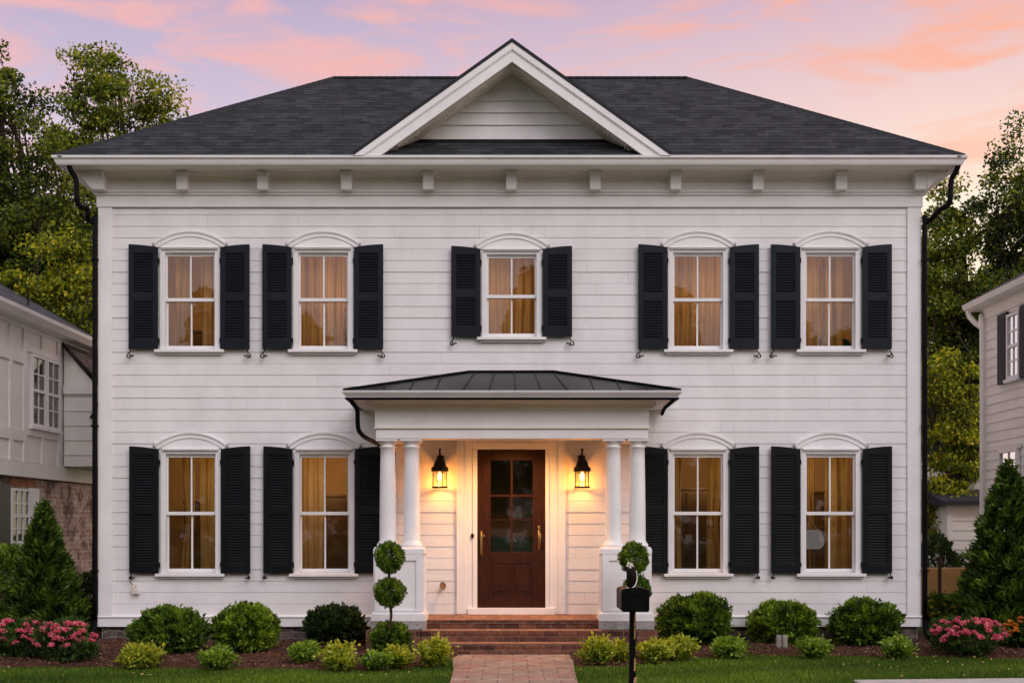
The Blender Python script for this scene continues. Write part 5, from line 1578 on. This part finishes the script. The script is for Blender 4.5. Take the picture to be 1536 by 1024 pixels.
gpr = [(RX - .17, 5.30), (RX - .24, 5.33), (RX - .27, 5.42), (RX - .22, 5.43), (RX - .17, 5.43)]
m = MB(); m.prism(gpr, 'y', ry0 - .5, ry1 + .3); m.prism([(ry1 + .24, 5.301), (ry1 + .28, 5.33), (ry1 + .32, 5.42), (ry1 + .24, 5.43)], 'x', RX - .17, 14); m.build('gutter', M['nwhite'], rb)
m = MB(); e0 = (RX - .24, 5.44); rd = (11.2, 7.3); L_ = math.hypot(rd[0] - e0[0], rd[1] - e0[1]); my_ = (ry0 + ry1) / 2
m.poly([(e0[0], ry1 + .5, 5.44), (e0[0], ry0 - .5, 5.44), (11.2, my_ - .5, 7.3), (11.2, my_ + .5, 7.3)], [(0, 0), (8, 0), (5, L_), (4, L_)])
m.poly([(e0[0], ry1 + .5, 5.44), (11.2, my_ + .5, 7.3), (15, ry1 + .5, 5.44)], [(0, 0), (4, L_), (8, 0)])
m.poly([(e0[0], ry0 - .5, 5.44), (15, ry0 - .5, 5.44), (11.2, my_ - .5, 7.3)], [(0, 0), (8, 0), (4, L_)])
m.build('roof', M['nshingle'], rb)
MB().tube(smooth_path([(RX - .19, ry1 + .20, 5.31), (RX - .18, ry1 + .18, 5.22), (RX - .12, ry1 + .10, 5.10), (RX - .06, ry1 + .02, 5.00), (RX - .05, ry1 - .05, 4.8), (RX - .05, ry1 - .05, .2)], 5), .045, 10).build('downspout', M['nwhite'], rb, smooth=True)
side_window(rb, RX - .001, yr(1533), yr(1514.5), 3.98, 5.02, 'window', 2, 4, -1)
for a, b in ((1514, 1500), (1548, 1533.5)):
    m = MB(); m.box(RX - .05, RX - .005, yr(a), yr(b), 3.94, 5.08); sh = m.build('shutter', M['black'], rb, bevel=.004)
    m = MB()
    for k in range(26): m.box(RX - .058, RX - .0505, yr(a) + .05, yr(b) - .05, 4.02 + k * .038, 4.04 + k * .038)
    m.build('louvres', M['black'], sh)
side_window(rb, RX - .001, yr(1530), yr(1503), 1.9, 2.86, 'window', 2, 4, -1)
MB().box(RX - .05, RX - .002, yr(1532), yr(1500), 2.861, 2.94).build('window_head', M['nwhite'], rb)

# garden outbuilding, ochre wall and post behind
d = 25.5
sx0 = dx(1422, d); sz1 = dz(757, d)
t = thing('garden_shed', 'small pale shed with flat dark roof behind the right neighbour house', 'shed', (sx0 + 1, d - CAM_D, 0))
m = MB(); k = 0; z = -.05
while z < sz1: m.prism([(d - CAM_D - .0, z), (d - CAM_D + .02, z + .2), (d - CAM_D + 1.8, z + .2), (d - CAM_D + 1.8, z)], 'x', sx0, sx0 + 2.6) if z + .2 < sz1 else m.box(sx0, sx0 + 2.6, d - CAM_D + .01, d - CAM_D + 1.8, z, sz1); z += .2
m.build('wall', M['nwhite'], t)
MB().prism([(d - CAM_D - .25, sz1), (d - CAM_D - .25, sz1 + .08), (d - CAM_D + 1, sz1 + .35), (d - CAM_D + 2.1, sz1 + .08), (d - CAM_D + 2.1, sz1)], 'x', sx0 - .2, sx0 + 2.8).build('roof', M['nshingle'], t)
MB().box(sx0 - .02, sx0 + .1, d - CAM_D - .02, d - CAM_D - .0005, -.05, sz1 - .001).build('corner_board', M['nwhite'], t)
d = 24.0
t = tag(MB().box(dx(1378, d), dx(1500, d), d - CAM_D, d - CAM_D + .15, -.1, dz(851, d)).build('garden_wall', M['tan'], bevel=.02), 'low ochre rendered garden wall behind the yellow flowers on the right', 'wall')
t = tag(MB().tube([(dx(1409.5, 23.6), 23.6 - CAM_D, -.1), (dx(1409.5, 23.6), 23.6 - CAM_D, dz(835, 23.6))], .035, 8).build('garden_post', M['stem'], None), 'thin dark post standing before the ochre garden wall', 'post')
d = 29
t = thing('distant_house', 'sliver of a far grey-roofed house between the trees and right neighbour', 'house', (dx(1480, d), d - CAM_D, 0))
MB().box(dx(1462, d), dx(1540, d), d - CAM_D, d - CAM_D + 4, 0, dz(668, d)).build('wall', M['nwhite'], t)
MB().prism([(d - CAM_D - .3, dz(668, d)), (d - CAM_D + 2, dz(630, d)), (d - CAM_D + 4.3, dz(668, d))], 'x', dx(1453, d), dx(1545, d)).build('roof', M['nshingle'], t)

# ------------------------------------------------------------------ trees
G = 'trees behind the houses'
tree('maple_tree', 'tall airy maple behind the left end of the main roof', dx(180, 29), 12, 12.5,
     [(-.35, 0, 11.9, 1.0, 1.1, 1.0), (-1.2, 0, 10.8, .9, 1.0, .9), (.6, 0, 11.3, 1.0, 1.0, .9), (1.2, 0, 10.2, .95, 1.0, .7), (-.4, 0, 10.1, 1.2, 1.2, .9), (.6, 0, 9.0, 1.6, 1.3, 1.0), (-1.0, 0, 8.2, 1.6, 1.3, 1.1), (-.6, 0, 6.6, 2.0, 1.5, 1.1)],
     M['tree_olive'], 230, 100, .15, 401, G, .20, .50)
tree('maple_tree', 'dense dark maple filling the upper left edge of the picture', dx(0, 27), 10, 12,
     [(0.1, 0, 11.0, 1.2, 1.3, 1.35), (1.1, 0, 9.9, .7, 1.0, 1.1), (.6, 0, 8.4, 1.6, 1.5, 1.3), (-.5, 0, 8.5, 1.5, 1.4, 1.5), (.4, 0, 6.4, 2.0, 1.6, 1.4), (1.3, 0, 7.2, 1.2, 1.2, 1.1)],
     M['tree_dark'], 210, 125, .15, 409, G, .24, .55)
tree('maple_tree', 'golden green broad tree behind the left neighbour roof', dx(105, 25.2), 8.2, 8,
     [(0, 0, 6.6, 1.3, 1.0, 1.0), (.4, 0, 5.2, 1.5, 1.1, 1.1), (-1.2, 0, 6.1, 1.2, 1.0, .9), (-.6, 0, 4.8, 1.5, 1.1, 1.0), (-2.2, 0, 5.6, 1.2, 1, 1.2)],
     M['tree_gold'], 150, 130, .15, 419, G, .18, .5)
tree('maple_tree', 'dark leafy tree standing far behind the left houses', dx(70, 33), 16, 12,
     [(0, 0, 8.6, 2.6, 1.5, 1.9), (.8, 0, 6.4, 2.4, 1.5, 1.7), (-1.6, 0, 7.0, 2.0, 1.5, 2.0)],
     M['tree_dark'], 130, 130, .19, 421, G, .25, .7)
tree('maple_tree', 'tall maple rising at the right edge of the picture', dx(1545, 28), 11, 11,
     [(-.1, 0, 9.3, .9, 1.0, 1.6), (.6, 0, 8.2, 1.3, 1.2, 1.4), (-.5, 0, 6.9, 1.2, 1.2, 1.1), (.3, 0, 5.4, 1.6, 1.3, 1.2)],
     M['tree_dark'], 130, 125, .15, 431, G, .2, .5)
tree('maple_tree', 'olive green tree directly behind the right end of the main roof', dx(1440, 29), 12, 10,
     [(0.1, 0, 8.9, .95, 1.0, .95), (-.75, 0, 8.1, .8, 1.0, .9), (-1.0, 0, 6.9, 1.1, 1.2, 1.2), (.7, 0, 7.2, 1.2, 1.1, 1.0), (0, 0, 5.6, 1.7, 1.4, 1.2), (.3, 0, 4.0, 1.6, 1.3, 1.2)],
     M['tree_olive'], 215, 110, .15, 439, G, .2, .52)
tree('maple_tree', 'deep green tree far behind the right houses', dx(1470, 34), 17, 10,
     [(0, 0, 6.5, 2.2, 1.5, 1.9), (.6, 0, 4.2, 2.4, 1.5, 1.6), (1.8, 0, 6.6, 1.7, 1.5, 1.8), (-1.2, 0, 4.6, 1.5, 1.3, 1.6), (-.4, 0, 2.2, 2.0, 1.3, 1.5)],
     M['tree_dark'], 150, 130, .19, 443, G, .25, .65)
tree('young_tree', 'yellow-green young tree between the house and the pale shed', dx(1428, 26.5), 9.5, 5,
     [(-.2, 0, 4.7, .70, .7, .8), (.35, 0, 3.9, .7, .7, .7), (.25, 0, 3.2, .85, .7, .8), (-.35, 0, 2.2, .65, .6, .8), (.1, 0, 1.5, .6, .5, .5)],
     M['tree_gold'], 95, 110, .13, 449, G, .08, .38)
bush('loose_shrub', 'dark rounded shrub left of the pale shed above the ochre wall', 'bush', dx(1405, 25.2), 8.2, 1.0, 1.45, M['box_dark'], 4500, .09, 331, None, 0, lump=.2)
tag(bpy.data.objects['ground'], kind='structure')
# the wooded far side of the street, seen only as the dark skyline mirrored in the panes
rngw = np.random.default_rng(77); n = 60000
wx = rngw.uniform(-60, 60, n); topz = 12.5 + 2.6 * np.sin(wx * .33) + 1.8 * np.sin(wx * .81 + 1) + 1.0 * np.sin(wx * 2.1)
wz = topz * rngw.random(n) ** .6
C = np.stack([wx, -52 + rngw.uniform(-2.5, 2.5, n), wz], 1)
tag(leaf_mesh('far_woodland', C, rngw.normal(size=(n, 3)), rngw.uniform(.5, 1.1, n), .55, M['tree_dark'], None, None, rngw), 'distant wooded skyline on the far side of the street', 'wood', kind='stuff')

# ------------------------------------------------------------------ light
SUN_EL, SUN_AZ = R(36), R(152)      # azimuth measured from +y towards +x
sun = bpy.data.lights.new('sun', 'SUN'); sun.energy = .98; sun.angle = R(34); sun.color = (1, .94, .925)
so = bpy.data.objects.new('sun', sun); COL.objects.link(so)
sd = Vector((math.sin(SUN_AZ) * math.cos(SUN_EL), math.cos(SUN_AZ) * math.cos(SUN_EL), math.sin(SUN_EL)))
so.rotation_euler = sd.to_track_quat('Z', 'Y').to_euler()

W = bpy.data.worlds.new('World'); SC.world = W; W.use_nodes = True
nt = W.node_tree; nt.nodes.clear()
out = nt.nodes.new('ShaderNodeOutputWorld'); bg = nt.nodes.new('ShaderNodeBackground'); nt.links.new(bg.outputs[0], out.inputs[0])
sky = nt.nodes.new('ShaderNodeTexSky'); sky.sky_type = 'NISHITA'; sky.sun_disc = False; sky.sun_elevation = SUN_EL; sky.sun_rotation = SUN_AZ
tc = nt.nodes.new('ShaderNodeTexCoord'); sx = nt.nodes.new('ShaderNodeSeparateXYZ'); nt.links.new(tc.outputs['Generated'], sx.inputs[0])
def math_(op, a, b=None, c=None, clamp=False):
    n = nt.nodes.new('ShaderNodeMath'); n.operation = op; n.use_clamp = clamp
    for i, v in enumerate((a, b, c)):
        if v is None: continue
        if isinstance(v, (int, float)): n.inputs[i].default_value = v
        else: nt.links.new(v, n.inputs[i])
    return n.outputs[0]
def mixc(f, a, b, mode='MIX'):
    n = nt.nodes.new('ShaderNodeMix'); n.data_type = 'RGBA'; n.blend_type = mode
    for i, v in ((0, f), (6, a), (7, b)):
        if isinstance(v, (int, float)): n.inputs[i].default_value = v
        elif isinstance(v, tuple): n.inputs[i].default_value = v
        else: nt.links.new(v, n.inputs[i])
    return n.outputs[2]
def ramp(f, els):
    n = nt.nodes.new('ShaderNodeValToRGB'); e = n.color_ramp.elements
    while len(e) < len(els): e.new(.5)
    for i, (p, c) in enumerate(els): e[i].position = p; e[i].color = rgb(*c)
    nt.links.new(f, n.inputs[0]); return n.outputs[0]
X_, Y_, Z_ = sx.outputs
# clear-air gradient by height, cooler to the left (away from the set sun) and warmer to the right
gL = ramp(Z_, [(0, (.84, .64, .60)), (.25, (.76, .61, .66)), (.33, (.58, .47, .59)), (.40, (.43, .36, .53)), (.8, (.30, .30, .48))])
gR = ramp(Z_, [(0, (1.0, .80, .56)), (.24, (1.0, .84, .65)), (.31, (.88, .62, .55)), (.40, (.64, .43, .52)), (.8, (.32, .30, .46))])
fxn = math_('MULTIPLY_ADD', X_, 1.9, .42, True)
base = mixc(fxn, gL, gR)
# clouds: stretched noise
mp = nt.nodes.new('ShaderNodeMapping'); mp.inputs['Scale'].default_value = (3.6, 3.6, 17.0); mp.inputs['Rotation'].default_value = (0, R(-9), 0); mp.inputs['Location'].default_value = (3.1, 0.4, 1.7)
nt.links.new(tc.outputs['Generated'], mp.inputs[0])
cn = nt.nodes.new('ShaderNodeTexNoise'); cn.inputs['Scale'].default_value = 1.7; cn.inputs['Detail'].default_value = 8; cn.inputs['Roughness'].default_value = .62; cn.inputs['Distortion'].default_value = .5
nt.links.new(mp.outputs[0], cn.inputs['Vector'])
cf = math_('MULTIPLY_ADD', cn.outputs['Fac'], 7.0, -3.3, True)
hi = math_('MULTIPLY_ADD', Z_, 7.0, -1.2, True)
cf = math_('MULTIPLY', cf, hi)
ccol = mixc(fxn, (.90, .44, .38, 1), (.97, .41, .235, 1))
c1 = mixc(math_('MULTIPLY', cf, .74), base, ccol)
# the sky behind the camera: soft pale afterglow that lights the facade
back = ramp(Z_, [(0, (.45, .37, .38)), (.12, (.78, .69, .72)), (.4, (1.12, 1.01, 1.08)), (1, (.64, .64, .74))])
fb = math_('MULTIPLY_ADD', Y_, -1.6, .62, True)
c2 = mixc(fb, c1, back)
# warm afterglow low in the west, off to the right of the view
glow = math_('MULTIPLY', math_('MULTIPLY_ADD', X_, 2.6, -1.35, True), math_('MULTIPLY_ADD', Z_, -1.6, 1.1, True))
gv = nt.nodes.new('ShaderNodeVectorMath'); gv.operation = 'SCALE'; gv.inputs[0].default_value = (1.9, 1.38, 1.08); nt.links.new(glow, gv.inputs['Scale'])
ga = nt.nodes.new('ShaderNodeVectorMath'); ga.operation = 'ADD'; nt.links.new(c2, ga.inputs[0]); nt.links.new(gv.outputs[0], ga.inputs[1]); c2 = ga.outputs[0]
# a little physical sky on top
vs = nt.nodes.new('ShaderNodeVectorMath'); vs.operation = 'SCALE'; vs.inputs['Scale'].default_value = .012
nt.links.new(sky.outputs[0], vs.inputs[0])
va = nt.nodes.new('ShaderNodeVectorMath'); va.operation = 'ADD'; nt.links.new(c2, va.inputs[0]); nt.links.new(vs.outputs[0], va.inputs[1])
nt.links.new(va.outputs[0], bg.inputs['Color']); bg.inputs['Strength'].default_value = 1.0

# ------------------------------------------------------------------ camera
cam = bpy.data.cameras.new('camera'); co = bpy.data.objects.new('camera', cam); COL.objects.link(co)
co.location = (0, -CAM_D, EYE); co.rotation_euler = (R(90), 0, 0)
cam.sensor_width = 36; cam.lens = FPX / 1536 * 36; cam.shift_y = (790 - 512) / 1536
cam.clip_end = 1000; cam.clip_start = .1
SC.camera = co
SC.view_settings.view_transform = 'Standard'; SC.view_settings.look = 'None'; SC.view_settings.exposure = .06; SC.view_settings.gamma = 1
SC.cycles.max_bounces = 8; SC.cycles.transparent_max_bounces = 12; SC.cycles.caustics_reflective = False; SC.cycles.caustics_refractive = False
